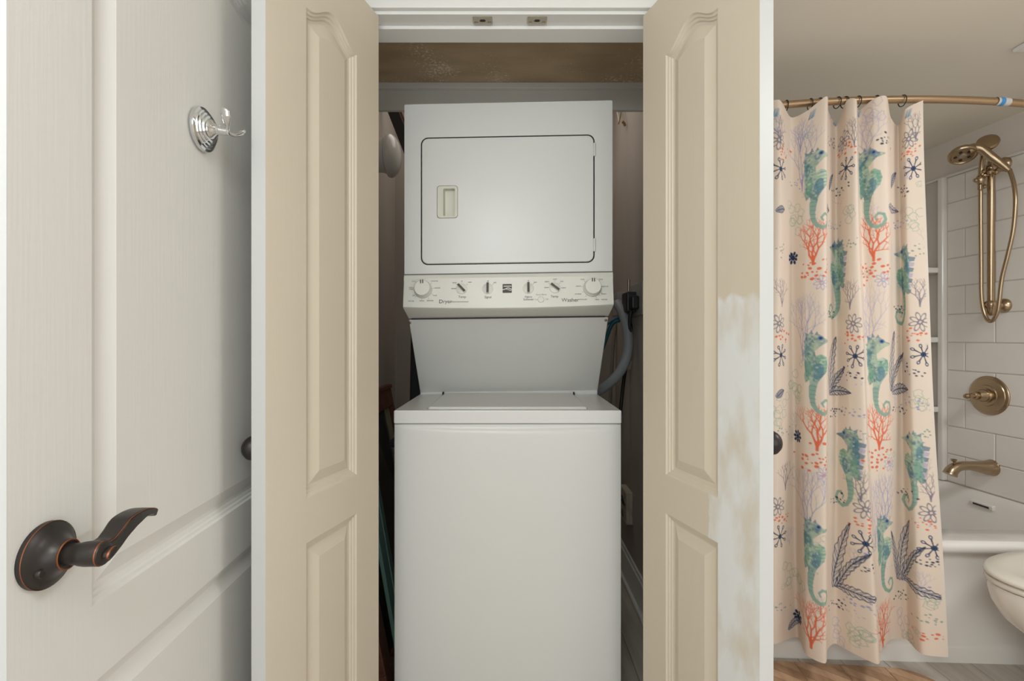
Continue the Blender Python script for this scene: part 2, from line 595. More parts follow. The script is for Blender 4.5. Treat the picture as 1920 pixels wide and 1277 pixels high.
def panelled_door(root, W, H, t, sgn, ps, pe, zl, zmid, zu, ztop, A, hw, m_face, m_edge, m_panel):
    """local: x across, z up, visible face at y=0, thickness towards sgn*y"""
    Z0 = 0.008
    b = B()
    F3 = lambda s, z, d=0.0: (s, sgn * d, z)
    up = outline(ps, pe, zu, ztop, 0, A, hw)
    lo = outline(ps, pe, zl, zmid, 0, 0, hw)
    b.quad(F3(0, Z0), F3(ps, Z0), F3(ps, H), F3(0, H))
    b.quad(F3(pe, Z0), F3(W, Z0), F3(W, H), F3(pe, H))
    b.quad(F3(ps, Z0), F3(pe, Z0), F3(pe, zl), F3(ps, zl))
    b.quad(F3(ps, zmid), F3(pe, zmid), F3(pe, zu), F3(ps, zu))
    arch = up[2:]
    for p, q in zip(arch[:-1], arch[1:]):
        b.quad(F3(q[0], q[1]), F3(p[0], p[1]), F3(p[0], H), F3(q[0], H))
    b.mi = 1
    b.quad(F3(0, Z0, t), F3(W, Z0, t), F3(W, H, t), F3(0, H, t))
    b.quad(F3(0, Z0), F3(0, Z0, t), F3(0, H, t), F3(0, H))
    b.quad(F3(W, Z0), F3(W, Z0, t), F3(W, H, t), F3(W, H))
    b.quad(F3(0, H), F3(W, H), F3(W, H, t), F3(0, H, t))
    b.quad(F3(0, Z0), F3(W, Z0), F3(W, Z0, t), F3(0, Z0, t))
    b.obj('stiles_and_rails', [m_face, m_edge], root, local=True, recalc=False)
    for (z0, z1, a) in ((zu, ztop, A), (zl, zmid, 0)):
        pb = B()
        rs = []
        for o, d in PROFILE:
            rs.append([F3(s, z, d) for s, z in outline(ps, pe, z0, z1, o, a, hw)])
        pb.rings(rs, False, True, smooth=False)
        p = pb.obj('raised_panel', m_panel, root, local=True, recalc=False)


def leaf(name, far, near, sgn, m_face, label, zknob):
    d = (Vector(near) - Vector(far))
    rz = math.atan2(d.y, d.x)
    root = empty(name, (far[0], far[1], 0), rz)
    struct(root, label, 'closet door')
    W, t = 0.400, 0.032
    panelled_door(root, W, 2.021, t, sgn, 0.101, 0.286, 0.22, 0.748, 0.842, 1.865, 0.040, 0.085, m_face, M_edge, m_face)
    # knob on the outer face
    M = Matrix.Translation((W - 0.055, sgn * t, zknob)) @ Matrix.Rotation(R(-90 * sgn), 4, 'X')
    k = B(M).lathe([(0.008, 0.004), (0.0085, 0.022), (0.012, 0.028), (0.020, 0.034), (0.0245, 0.043), (0.0245, 0.050), (0.020, 0.058), (0.011, 0.063), (0.0, 0.064)], 28).obj('knob', M_bronze, root, local=True)
    B(M).lathe([(0.026, 0.0), (0.026, 0.003), (0.020, 0.006), (0.010, 0.008)], 28).obj('rosette', M_bronze, k, local=True)
    for zh in (0.25, 1.02, 1.80):
        B().lathe([(0.006, 0), (0.006, 0.075)], 12).obj('hinge_knuckle', M_steel, root, local=True).location = (-0.004, sgn * (t + 0.004), zh)
    return root


leaf('door_1', (-0.351, 1.319), (-0.351 - 0.281 * 0.385, 1.319 - 0.385), -1, M_beige,
     'open beige closet door leaf left of the washer, with arched raised panel', 0.955)
leaf('door_2', (0.345, 1.319), (0.345 + 0.3085 * 0.385, 1.319 - 0.385), 1, M_beige_patch,
     'open beige closet door leaf with white primer patches, beside the shower curtain', 0.965)

# white bathroom door with the lever
d3 = empty('door_3', (-0.4985 - 0.048 * 0.519, 0.519, 0), math.atan2(1, -0.048))
struct(d3, 'white panelled door with a dark bronze lever, seen close up', 'door')
panelled_door(d3, 0.71, 2.03, 0.035, 1, 0.112, 0.598, 0.22, 0.741, 0.839, 1.865, 0.055, 0.17, M_white_door, M_edge, M_white_door)
HS, HZ = 0.045, 0.934
ML = Matrix.Translation((HS, 0, HZ)) @ Matrix.Rotation(R(90), 4, 'X')   # local z -> -y, out of the door
rose = B(ML).lathe([(0.0365, 0), (0.0365, 0.005), (0.034, 0.0075), (0.028, 0.010), (0.022, 0.014), (0.0175, 0.021), (0.0165, 0.026), (0.0, 0.026)], 48).obj('rose', M_bronze, d3, local=True)
B(ML).lathe([(0.0366, 0.0050), (0.0368, 0.0054), (0.0363, 0.0060)], 48, cap0=False, cap1=False).obj('copper_rim', M_copper, rose, local=True)
B(ML).lathe([(0.0166, 0.0252), (0.0169, 0.0262), (0.0160, 0.0270), (0.0148, 0.0266)], 36, cap0=False, cap1=False).obj('collar_rim', M_copper, rose, local=True)
B(ML @ Matrix.Translation((-0.021, -0.012, 0.0105))).lathe([(0.0048, 0), (0.0048, 0.004), (0.0042, 0.005), (0.0025, 0.0045)], 16).obj('screw', M_bronze, rose, local=True)


def lever():
    # swept band: centre line (s, out, z) and half sizes
    c = [(-0.010, 0.053, 0.0), (0.0, 0.053, 0.0), (0.010, 0.053, -0.001), (0.022, 0.0525, 0.002), (0.034, 0.052, 0.0085), (0.047, 0.0515, 0.0155), (0.062, 0.051, 0.0185), (0.078, 0.050, 0.0190), (0.094, 0.049, 0.0150), (0.102, 0.0485, 0.0105)]
    hh = [0.009, 0.0125, 0.0120, 0.0098, 0.0092, 0.0098, 0.0078, 0.0055, 0.0042, 0.0042]
    ww = [0.009, 0.011, 0.0115, 0.0115, 0.012, 0.013, 0.013, 0.012, 0.0105, 0.009]
    pts, hs = catmull([Vector(p) for p in c], hh, 5)
    _, ws = catmull([Vector(p) for p in c], ww, 5)
    b = B()
    rs, edge, edge2 = [], [], []
    for i, p in enumerate(pts):
        t = pts[min(i + 1, len(pts) - 1)] - pts[max(i - 1, 0)]
        t.y = 0
        t.normalize()
        up = Vector((-t.z, 0, t.x))
        q = Vector((p.x + HS, -p.y, p.z + HZ))
        out = Vector((0, -1, 0))
        rs.append([q + up * hs[i] * a + out * ws[i] * e for a, e in
                   ((1, -0.75), (1.06, 0), (1, 0.8), (0.7, 1), (-0.7, 1), (-1, 0.8), (-1.06, 0), (-1, -0.75), (-0.7, -1), (0.7, -1))])
        edge.append(q + up * hs[i] * 0.90 + out * ws[i] * 0.93)
        edge2.append(q - up * hs[i] * 0.90 + out * ws[i] * 0.93)
    b.rings(rs)
    lv = b.obj('lever', M_bronze, d3, local=True, sharp=32)
    B(ML).lathe([(0.0118, 0.024), (0.0118, 0.038), (0.0128, 0.040), (0.0136, 0.046), (0.0136, 0.061), (0.0125, 0.0648), (0.009, 0.066), (0.0, 0.066)], 32).obj('hub', M_bronze, lv, local=True)
    B().tube(edge[8:], 0.0006, 6, sub=1).obj('copper_edge', M_copper, lv, local=True)
    B(ML).lathe([(0.0136, 0.0618), (0.0138, 0.0624), (0.0132, 0.0634)], 32, cap0=False, cap1=False).obj('hub_rim', M_copper, lv, local=True)
    bt = B(ML @ Matrix.Translation((0.003, 0.0, 0.066)) @ Matrix.Rotation(R(25), 4, 'Z') @ Matrix.Diagonal((1.35, 0.75, 1, 1)))
    bt.lathe([(0.0062, -0.002), (0.0062, 0.004), (0.0052, 0.006), (0.003, 0.0052), (0.0, 0.0045)], 20)
    bt.obj('privacy_button', M_bronze, lv, local=True)
    B(ML @ Matrix.Translation((0.003, 0.0, 0.066)) @ Matrix.Rotation(R(25), 4, 'Z') @ Matrix.Diagonal((1.35, 0.75, 1, 1))).lathe([(0.0063, 0.0035), (0.0064, 0.0045), (0.0056, 0.0058)], 20, cap0=False, cap1=False).obj('button_rim', M_copper, lv, local=True)


lever()

# robe hook on the white door
hk_s = (0.873 - 0.519)
Mh = d3.matrix_basis @ Matrix.Translation((hk_s, 0, 1.539)) @ Matrix.Rotation(R(90), 4, 'X') @ Matrix.Diagonal((0.94, 0.96, 0.80, 1))
base = Mh @ Vector((0, 0, 0))
hk = empty('robe_hook', base)
tag(hk, 'chrome double robe hook on the white door', 'hook')
B(Mh).lathe([(0.0385, 0), (0.0395, 0.003), (0.0385, 0.008), (0.034, 0.010), (0.033, 0.013), (0.030, 0.0135), (0.0285, 0.017), (0.025, 0.0175), (0.0235, 0.021), (0.019, 0.0215), (0.017, 0.026), (0.012, 0.029), (0.0085, 0.034), (0.0085, 0.040), (0.0, 0.041)], 48).obj('base_plate', M_chrome, hk)
B(Mh).tube([(0, 0, 0.034), (0, -0.002, 0.046), (0, -0.003, 0.058)], [0.0085, 0.007, 0.006], 16).obj('stem', M_chrome, hk)
for (pts, rr, fl_) in (
        ([(0.0, -0.003, 0.050), (-0.006, 0.004, 0.058), (-0.012, 0.010, 0.060), (-0.017, 0.019, 0.062), (-0.021, 0.028, 0.064), (-0.022, 0.031, 0.065)], [0.0045, 0.005, 0.0075, 0.0105, 0.0085, 0.003], 0.5),
        ([(0.0, -0.003, 0.050), (0.012, -0.004, 0.060), (0.024, 0.002, 0.066), (0.030, 0.006, 0.066), (0.036, 0.012, 0.068), (0.038, 0.015, 0.069)], [0.0045, 0.005, 0.0072, 0.0100, 0.008, 0.003], 0.5)):
    B(Mh).tube(pts, rr, 16, flat=0.5).obj('prong', M_chrome, hk)

# ------------------------------------------------------------------ stacked washer and dryer
XC, HWD = -0.013, 0.343
XL, XR = XC - HWD, XC + HWD
lc = empty('laundry_center', (XC, 1.85, 0))
tag(lc, 'white stacked washer and dryer standing in the closet', 'washer dryer')


def lean(b):          # the dryer tower stands slightly out of true on the washer
    b.v = [(x, y - 0.0175 * (x - XC), z + 0.0122 * (x - XC)) for x, y, z in b.v]
    return b


# washer cabinet
bb = B().box(XL + 0.001, XR - 0.001, 1.522, 2.20, 0.02, 0.9145)
bb.obj('washer_cabinet', M_enamel, lc, bevel=0.004)
for sx in (XL + 0.05, XR - 0.05):
    for sy in (1.56, 2.15):
        B(Matrix.Translation((sx, sy, 0))).lathe([(0.02, 0), (0.02, 0.012), (0.008, 0.014), (0.008, 0.03)], 16).obj('levelling_foot', M_black, lc)
# front panel, gently bowed under its top edge
nx, nz = 40, 60
vs, fs = [], []
ztop, zbot = 0.9135, 0.03
for j in range(nz + 1):
    v = j / nz
    z = ztop - (ztop - zbot) * (v ** 1.8)
    for i in range(nx + 1):
        u = -1 + 2 * i / nx
        x = XC + HWD * u
        edge = min(1, (1 - abs(u)) / 0.02)
        dz = ztop - z
        sag = 0.012 + 0.013 * (1 - u * u)
        k = min(1.0, max(0.0, (dz - sag * 0.35) / (sag * 0.65)))
        k = k * k * (3 - 2 * k)
        y = 1.5195 - 0.0045 * (1 - (1 - edge) ** 2) - 0.0075 * k * (1 - u ** 4) * edge
        vs.append((x, y, z))
for j in range(nz):
    for i in range(nx):
        a = j * (nx + 1) + i
        fs.append((a, a + 1, a + nx + 2, a + nx + 1))
bb = B().add(vs, fs, True)
bb.obj('washer_front_panel', M_enamel, lc, recalc=False)
B().box(XL + 0.004, XR - 0.004, 1.516, 1.55, 0.9130, 0.9175).obj('front_seam', M_seam, lc)
# top deck: a frame round the lid opening
LX0, LX1, LY0, LY1 = -0.262, 0.235, 1.534, 1.925
DB = 2.02
o4 = [(XL, 1.507), (XR, 1.507), (XR, DB), (XL, DB)]
i4 = [(LX0, LY0), (LX1, LY0), (LX1, LY1), (LX0, LY1)]
bb = B()
zt, zb = 0.956, 0.9165
vs = [(x, y, zt) for x, y in o4] + [(x, y, zt) for x, y in i4] + [(x, y, zb) for x, y in o4] + [(x, y, zb) for x, y in i4]
fs = []
for k in range(4):
    j = (k + 1) % 4
    fs += [(k, j, 4 + j, 4 + k), (8 + k, 8 + j, j, k), (12 + k, 4 + k, 4 + j, 12 + j), (8 + k, 12 + k, 12 + j, 8 + j)]
bb.add(vs, fs).obj('top_deck', M_enamel, lc, bevel=0.004, seg=3)
B().box(XL + 0.005, XR - 0.005, 1.52, 2.0, 0.905, 0.925).obj('lid_well', M_gap, lc)
B().box(LX0 + 0.003, LX1 - 0.003, LY0 + 0.009, LY1 - 0.003, 0.936, 0.962).obj('lid', M_enamel, lc, bevel=0.006, seg=3)
for px in (832, 1075):
    X = (px - CX) * 1.93 / F
    B().box(X - 0.002, X + 0.002, 1.90, 1.93, 0.957, 0.966).obj('lid_hinge_slot', M_gap, lc)
# sloping back panel between washer and dryer
S0 = (1.720, 1.2405)
S1 = (1.936, 0.966)
bb = B()
prof = [S0, S1, (1.936, 0.952), (2.2, 0.952), (2.2, 1.2405)]
bb.rings([[(XL, y, z) for y, z in prof], [(XR, y, z) for y, z in prof]], smooth=False)
lean(bb).obj('sloped_back_panel', M_enamel, lc, bevel=0.003)
for px, py in ((768, 603), (1135, 601)):
    t = 0.035
    y = S0[0] + (S1[0] - S0[0]) * t
    z = S0[1] + (S1[1] - S0[1]) * t
    X = (px - CX) * y / F
    Ms = Matrix.Translation((X, y, z)) @ Matrix.Rotation(R(90 + 38), 4, 'X')
    lean(B(Ms).lathe([(0.005, -0.001), (0.005, 0.002), (0.003, 0.003)], 14)).obj('panel_screw', M_steel, lc)
# strip between sloped panel and deck
lean(B().box(XL + 0.002, XR - 0.002, 1.930, 1.945, 0.951, 0.967)).obj('deck_back_strip', M_enamel, lc, bevel=0.002)

# dryer cabinet with a recess for the door
DY = 1.653
z0d, z1d = 1.3865, 1.950
dpx = lambda px: (px - CX) * DY / F
dpz = lambda py: CAMZ - (py - CY) * DY / F
dx0, dx1, dz1, dz0 = dpx(788.5), dpx(1114.5), dpz(255), dpz(495)
dcx, dcz, dw, dh = (dx0 + dx1) / 2, (dz0 + dz1) / 2, dx1 - dx0, dz1 - dz0
outer = rrect(XC, (z0d + z1d) / 2, 2 * HWD, z1d - z0d, 0.004, 2)
hole = rrect(dcx, dcz, dw, dh, 0.024, 6)
bb = B()
vs, fs = holed(outer, hole, lambda a, b: (a, DY, b))
bb.add(vs, fs)
bb.rings([[(a, DY, b) for a, b in outer], [(a, DY + 0.004, b) for a, b in rrect(XC, (z0d + z1d) / 2, 2 * HWD + 0.002, z1d - z0d + 0.002, 0.005, 2)], [(a, 2.25, b) for a, b in rrect(XC, (z0d + z1d) / 2, 2 * HWD + 0.002, z1d - z0d + 0.002, 0.005, 2)]], False, True, smooth=False)
bb.mi = 1
bb.rings([[(a, DY, b) for a, b in hole], [(a, DY + 0.02, b) for a, b in hole]], False, True, smooth=False)
lean(bb).obj('dryer_cabinet', [M_enamel, M_seam], lc)
# dryer door
do = rrect(dcx, dcz, dw - 0.0075, dh - 0.0075, 0.021, 6)
di = rrect(dcx, dcz, dw - 0.0115, dh - 0.0115, 0.020, 6)
hx0, hx1, hz1, hz0 = dpx(819), dpx(858.5), dpz(346.5), dpz(408)
hcx, hcz, hw_, hh_ = (hx0 + hx1) / 2, (hz0 + hz1) / 2, hx1 - hx0, hz1 - hz0
hh_o = rrect(hcx, hcz, hw_, hh_, 0.010, 5)
bb = B()
vs, fs = holed(di, hh_o, lambda a, b: (a, DY - 0.003, b))
bb.add(vs, fs)
bb.rings([[(a, DY - 0.003, b) for a, b in di], [(a, DY - 0.0005, b) for a, b in do], [(a, DY + 0.019, b) for a, b in do]], False, False, smooth=False)
ddoor = lean(bb).obj('dryer_door', M_enamel, lc)
# handle: rim and finger pocket
pk = rrect(dpx(842), (dpz(352.5) + dpz(404)) / 2, dpx(853) - dpx(831), dpz(352.5) - dpz(404), 0.004, 5)
bb = B()
rim = rrect(hcx, hcz, hw_ - 0.004, hh_ - 0.004, 0.009, 5)
vs, fs = holed(rim, pk, lambda a, b: (a, DY - 0.0055, b))
bb.add(vs, fs)
bb.rings([[(a, DY - 0.0055, b) for a, b in rim], [(a, DY - 0.0025, b) for a, b in rrect(hcx, hcz, hw_ - 0.0012, hh_ - 0.0012, 0.010, 5)], [(a, DY, b) for a, b in rrect(hcx, hcz, hw_ - 0.0012, hh_ - 0.0012, 0.010, 5)]], False, False, smooth=False)
bb.rings([[(a, DY - 0.0055, b) for a, b in pk], [(a + (0.004 if a < dpx(842) else 0), DY + 0.0165, b) for a, b in pk]], False, True, smooth=False)
lean(bb).obj('finger_handle', M_creamd, ddoor)
for za, zb_ in ((272, 296), (450, 474)):
    bb = B(Matrix.Translation((dpx(1114), DY - 0.002, 0))).lathe([(0.0042, dpz(zb_)), (0.0042, dpz(za))], 12)
    lean(bb).obj('door_hinge', M_enamel, ddoor)

# control panel: bowed fascia
prof = [(1.653, 1.386), (1.6475, 1.3835), (1.6435, 1.372), (1.6465, 1.362), (1.6330, 1.286), (1.6335, 1.279), (1.640, 1.274), (1.715, 1.2475), (1.721, 1.2445)]
bow = [0, 0.0, 0.003, 0.006, 0.0125, 0.013, 0.012, 0.002, 0]
drop = [0, 0, 0, 0, 0.007, 0.008, 0.009, 0, 0]


def fascia(u, k):
    y, z = prof[k]
    c = 1 - u * u
    return (XC + HWD * u, y - bow[k] * c, z - drop[k] * c)


def fascia_at(px, py):
    """point on the flat face of the panel seen at this place, and its slope"""
    X = (px - CX) * 1.632 / F
    for _ in range(4):
        u = (X - XC) / HWD
        a, b_ = fascia(u, 3), fascia(u, 4)
        z = CAMZ - (py - CY) * 1.632 / F - 0.0122 * (X - XC)
        t = (a[2] - z) / (a[2] - b_[2])
        y = a[1] + (b_[1] - a[1]) * t
        X = (px - CX) * y / F
        z = CAMZ - (py - CY) * y / F
    sl = math.atan2(a[1] - b_[1], a[2] - b_[2])
    # the picture place already includes the lean, so undo it here
    return Vector((X, y, z - 0.0122 * (X - XC))), sl


nx = 28
vs, fs = [], []
for i in range(nx + 1):
    u = -1 + 2 * i / nx
    vs += [fascia(u, k) for k in range(len(prof))]
n = len(prof)
for i in range(nx):
    for k in range(n - 1):
        fs.append((i * n + k, (i + 1) * n + k, (i + 1) * n + k + 1, i * n + k + 1))
fs.append(tuple(range(n)))
fs.append(tuple(nx * n + k for k in reversed(range(n))))
fs.append((nx * n, 0, n - 1, nx * n + n - 1))
cp = lean(B().add(vs, fs, True)).obj('control_panel', M_cream, lc, recalc=False, sharp=30)
lean(B().box(XL + 0.002, XR - 0.002, 1.6505, 1.66, 1.3845, 1.3885)).obj('panel_seam', M_seam, lc)
lean(B().box(XL + 0.012, XR - 0.012, 1.718, 1.73, 1.2400, 1.2450)).obj('panel_lower_seam', M_gap, lc)


def facepl(px, py, lift=0.0006, ang=0.0):
    p, sl = fascia_at(px, py)
    # local x right, local y up along the face, local z out of it towards the viewer
    M = Matrix.Translation(p) @ Matrix.Rotation(R(90) - sl, 4, 'X') @ Matrix.Rotation(R(ang), 4, 'Z') @ Matrix.Translation((0, 0, lift))
    return M


PXM = 1.632 / F
for px, py, ang in ((793, 543, 4), (1110, 540.5, -2)):
    b = B(facepl(px, py, 0.0, ang))
    b.lathe([(0.0285, 0.0), (0.0285, 0.004), (0.0265, 0.006), (0.0260, 0.022), (0.0245, 0.0245), (0.0, 0.025)], 40)
    b.mi = 1
    b.box(-0.0050, -0.0018, 0.0145, 0.0265, 0.0245, 0.0258)
    b.box(0.0018, 0.0050, 0.0145, 0.0265, 0.0245, 0.0258)
    b.mi = 2
    b.lathe([(0.0292, 0.0), (0.0292, 0.003), (0.0284, 0.0035)], 40, cap0=False, cap1=False)
    lean(b).obj('timer_dial', [M_cream, M_print, M_printl], cp)
for px, py, ang in ((865.5, 541.5, 43), (914.5, 541.5, 0), (990.5, 541, 0), (1040, 540, 50)):
    b = B(facepl(px, py, 0.0, ang))
    b.lathe([(0.0180, 0.0), (0.0178, 0.003), (0.0150, 0.0045), (0.0, 0.005)], 28)
    b.box(-0.0040, 0.0040, -0.0165, 0.0165, 0.004, 0.015)
    b.mi = 1
    b.box(-0.0036, 0.0036, -0.0165, 0.0165, 0.015, 0.0160)
    lean(b).obj('selector_knob', [M_cream, M_print], cp)
lean(B(facepl(1014, 562, 0.0)).lathe([(0.0105, 0), (0.0105, 0.003), (0.0085, 0.005), (0.0, 0.0055)], 24)).obj('rinse_button', M_cream, cp)


def lettering(txt, px, py, hpx, m=None, bold=0):
    vs, fs = text_mesh(txt, hpx * PXM * 1.35)
    b = B(facepl(px, py, 0.0009))
    b.add([(x, y, 0) for x, y, z in vs], fs)
    lean(b).obj('lettering', m or M_print, cp, recalc=False)


lettering('Dryer', 835, 565.5, 7.5)
lettering('Washer', 1069, 563, 7.5)
lettering('Temp', 866.5, 556.8, 4.6)
lettering('Signal', 915, 557.3, 4.4)
lettering('Fabric', 991, 557.0, 4.2)
lettering('Softener', 991, 561.8, 4.2)
lettering('Temp', 1039.5, 556.2, 4.6)
lettering('Extra Rinse', 1015, 552.6, 3.2, M_printl)
lettering('On', 1005, 562, 3.2, M_printl)
lettering('Off', 1025, 561.5, 3.2, M_printl)

# scale ticks and the unreadably small captions round the knobs, as printed strokes
b_t, b_c = B(), B()


def stroke(b, px, py, wpx, hpx, ang=0):
    s = B(facepl(px, py, 0.0008, ang))
    s.box(-wpx * PXM / 2, wpx * PXM / 2, -hpx * PXM / 2, hpx * PXM / 2, 0, 0.0002)
    b.add(s.v, s.f)


random.seed(8)


def caption(px, py, wpx):
    x = px - wpx / 2
    while x < px + wpx / 2:
        w = random.uniform(0.7, 1.4)
        stroke(b_c, x + w / 2, py + random.uniform(-.15, .15), w, random.choice((1.6, 2.0, 2.4)))
        x += w + 0.45


for (kx, ky, items) in (
        (793, 543, ((793.5, 521.5, 9), (775.5, 527, 8), (814, 526.8, 13), (769.5, 539, 6), (769.5, 542, 6), (819, 540, 10), (815, 554, 7), (774.5, 554, 3), (770, 564.5, 11), (790, 564, 8), (806, 563.6, 12))),
        (1110, 540.5, ((1109, 518.8, 9), (1092, 524.2, 7), (1126, 524.2, 7), (1084, 537, 9), (1133, 537.5, 14), (1083.5, 551.5, 12), (1131, 551.5, 8), (1093, 561.8, 15), (1119, 562, 8), (1132, 562, 11))),
        (865.5, 541.5, ((852, 530, 7), (866, 527, 3), (881, 529.3, 7), (850, 541, 8))),
        (914.5, 541.5, ((915, 527, 3), (928, 530, 5))),
        (990.5, 541, ((991, 526.5, 3), (1003.5, 529.5, 5))),
        (1040, 540, ((1025, 528.5, 7), (1040, 523.8, 6), (1053, 528, 5), (1024.5, 539.5, 8), (1057, 540, 7)))):
    for cx_, cy_, w_ in items:
        caption(cx_, cy_, w_)
        dx, dy = cx_ - kx, cy_ - ky
        L_ = math.hypot(dx, dy)
        rr = 19.0 if ky > 0 and abs(kx - 793) < 2 or abs(kx - 1110) < 2 else 13.0
        if L_ > rr + 1:
            stroke(b_t, kx + dx / L_ * rr, ky + dy / L_ * rr, 2.6, 0.7, -math.degrees(math.atan2(dy, dx)))
caption(860, 566, 36)
lean(b_t).obj('scale_ticks', M_printl, cp, recalc=False, kind='stuff')
lean(b_c).obj('small_captions', M_printl, cp, recalc=False, kind='stuff')
# square emblem: dark plate cut by light bands and a wave
em = B(facepl(951, 541, 0.0006))
e = 8.6 * PXM
em.rings([[(x, y, 0) for x, y in rrect(0, 0, 2 * e, 2 * e, 0.12 * e, 3)], [(x, y, 0.0008) for x, y in rrect(0, 0, 2 * e, 2 * e, 0.12 * e, 3)]], smooth=False)
em.mi = 1


def band(fn, h, x0=-1.0, x1=1.0):
    n = 14
    vs, fs = [], []
    for i in range(n + 1):
        u = x0 + (x1 - x0) * i / n
        y = fn(u)
        hh = h(u) if callable(h) else h
        vs += [(u * e, (y + hh) * e, 0.0011), (u * e, (y - hh) * e, 0.0011)]
    for i in range(n):
        fs.append((2 * i, 2 * i + 1, 2 * i + 3, 2 * i + 2))
    em.add(vs, fs)


band(lambda u: 0.50, 0.10, -0.8, 0.9)
band(lambda u: -0.22 + 0.30 * math.sin((u + 0.55) * 2.1) * (1 if u > -0.55 else 0.3), 0.10)
band(lambda u: -0.15 - 0.30 * (u + 0.3), lambda u: 0.09 * max(0.1, 1 - (u - 0.45) ** 2), -0.3, 0.95)
lean(em).obj('emblem', [M_print, M_cream], cp, recalc=False)

# ------------------------------------------------------------------ things in the closet
# dome lamp on the left closet wall
lampc = at(724, 292, 2.2)
wl = empty('wall_lamp', (CL, 2.2, lampc.z))
tag(wl, 'white opal dome lamp on the left closet wall', 'lamp')
B(Matrix.Translation((CL, 2.2, lampc.z))).lathe([(0.070, 0), (0.070, 0.020), (0.072, 0.060), (0.078, 0.082)], 36, axis='x').obj('lamp_base', M_opal, wl)
B(Matrix.Translation((CL, 2.2, lampc.z))).lathe([(0.078, 0.080), (0.091, 0.086), (0.094, 0.096), (0.090, 0.108), (0.075, 0.124), (0.050, 0.136), (0.022, 0.142), (0.0, 0.143)], 36, axis='x').obj('glass_shade', M_opal, wl)

# black board leaning behind the dryer
bb = B()
p0, p1 = at(722, 170, 2.40), at(785, 330, 2.40)
d = (p1 - p0).normalized()
p1 = p0 + d * 0.62
sd = Vector((0, 1, 0)).cross(d).normalized()
hw = 0.026
q = [p0 + sd * hw, p1 + sd * hw, p1 - sd * hw, p0 - sd * hw]
bb.rings([[(v.x, v.y, v.z) for v in q], [(v.x, v.y + 0.02, v.z) for v in q]], smooth=False)
st = bb.obj('black_strip', M_black, bevel=0.003)
tag(st, 'black strip slanting behind the dome lamp in the closet', 'strip')
q2 = [p0 - sd * (hw + 0.010), p1 - sd * (hw + 0.010), p1 - sd * (hw + .001), p0 - sd * (hw + .001)]
B().rings([[(v.x, v.y + .004, v.z) for v in q2], [(v.x, v.y + 0.016, v.z) for v in q2]], smooth=False).obj('red_edge', mat('dull red edge', (92, 48, 40), 0.6), st)

# dark board standing behind the washer on the left
bb = B()
bb.rings([[(-0.505, 2.42, 0), (-0.43, 2.42, 0), (-0.43, 2.44, 0), (-0.505, 2.44, 0)],
          [(-0.500, 2.50, 1.30), (-0.43, 2.50, 1.30), (-0.43, 2.52, 1.30), (-0.500, 2.52, 1.30)]], smooth=False)
dbd = tag(bb.obj('folded_board', M_black, bevel=0.004), 'narrow black board standing on end behind the washer', 'board')
B().rings([[(-0.509, 2.425, 0), (-0.5055, 2.425, 0), (-0.5055, 2.438, 0), (-0.509, 2.438, 0)],
           [(-0.504, 2.505, 1.30), (-0.5005, 2.505, 1.30), (-0.5005, 2.518, 1.30), (-0.504, 2.518, 1.30)]], smooth=False).obj('wood_edge', M_darkwood, dbd)

# framed picture leaning against the left wall: local x along depth, z up its face
FW, FH = 0.76, 0.965
ft = math.asin((0.585 - 0.40) / FH)
Mf = Matrix.Translation((-0.405, 1.62, 0.004)) @ Matrix.Rotation(-ft, 4, 'Y')
fr = empty('picture_frame', (-0.405, 1.62, 0.004))
tag(fr, 'dark brown wooden picture frame leaning between wall and washer', 'picture frame')


def bar(x0, x1, z0, z1):
    b = B(Mf)
    b.box(-0.018, 0.012, x0, x1, z0, z1)
    return b


b = bar(0, FW, FH - 0.10, FH)
b.box(0.012, 0.020, 0.0, FW, FH - 0.020, FH)
b.obj('top_rail', M_darkwood, fr, bevel=0.004)
bar(0, FW, 0, 0.075).obj('bottom_rail', M_darkwood, fr, bevel=0.004)
bar(0, 0.075, 0.075, FH - 0.10).obj('stile', M_darkwood, fr, bevel=0.004)
bar(FW - 0.06, FW, 0.075, FH - 0.10).obj('stile', M_darkwood, fr, bevel=0.004)
B(Mf).box(-0.012, -0.006, 0.07, FW - 0.055, 0.07, FH - 0.07).obj('glass', M_glass_dark, fr)
B(Mf).box(-0.006, 0.0, FW - 0.12, FW - 0.06, 0.075, FH - 0.10).obj('mat_border', mat('olive mat', (150, 146, 118), 0.7), fr)

# teal board leaning in front of the frame
Mg = Matrix.Translation((-0.357, 1.80, 0.0)) @ Matrix.Rotation(-R(9.8), 4, 'Y')
gb = B(Mg).box(-0.034, -0.020, -0.065, 0.045, 0.012, 0.80).obj('painted_board', M_green, bevel=0.003)
tag(gb, 'teal painted board leaning beside the washer below the frame', 'board')
B(Mg).box(-0.020, -0.016, -0.006, 0.002, 0.02, 0.79).obj('edge_bead', mat('pale teal', (140, 168, 156), 0.5), gb)
cl = B(Matrix.Translation((-0.425, 2.02, 0.0)))
cl.M = Matrix.Translation((-0.440, 2.02, 0.735)) @ Matrix.Rotation(R(10), 4, 'Z')
cl.tube([(-0.050, 0, 0.012), (-0.020, 0.0, 0.018), (0.015, 0.005, 0.020), (0.06, 0.01, 0.024)], [0.012, 0.024, 0.028, 0.02], 14)
tag(cl.obj('grey_rag', mat('dark grey cloth', (70, 72, 76), 0.9, vary=0.2)), 'small dark grey rag tucked in front of the picture glass', 'cloth')

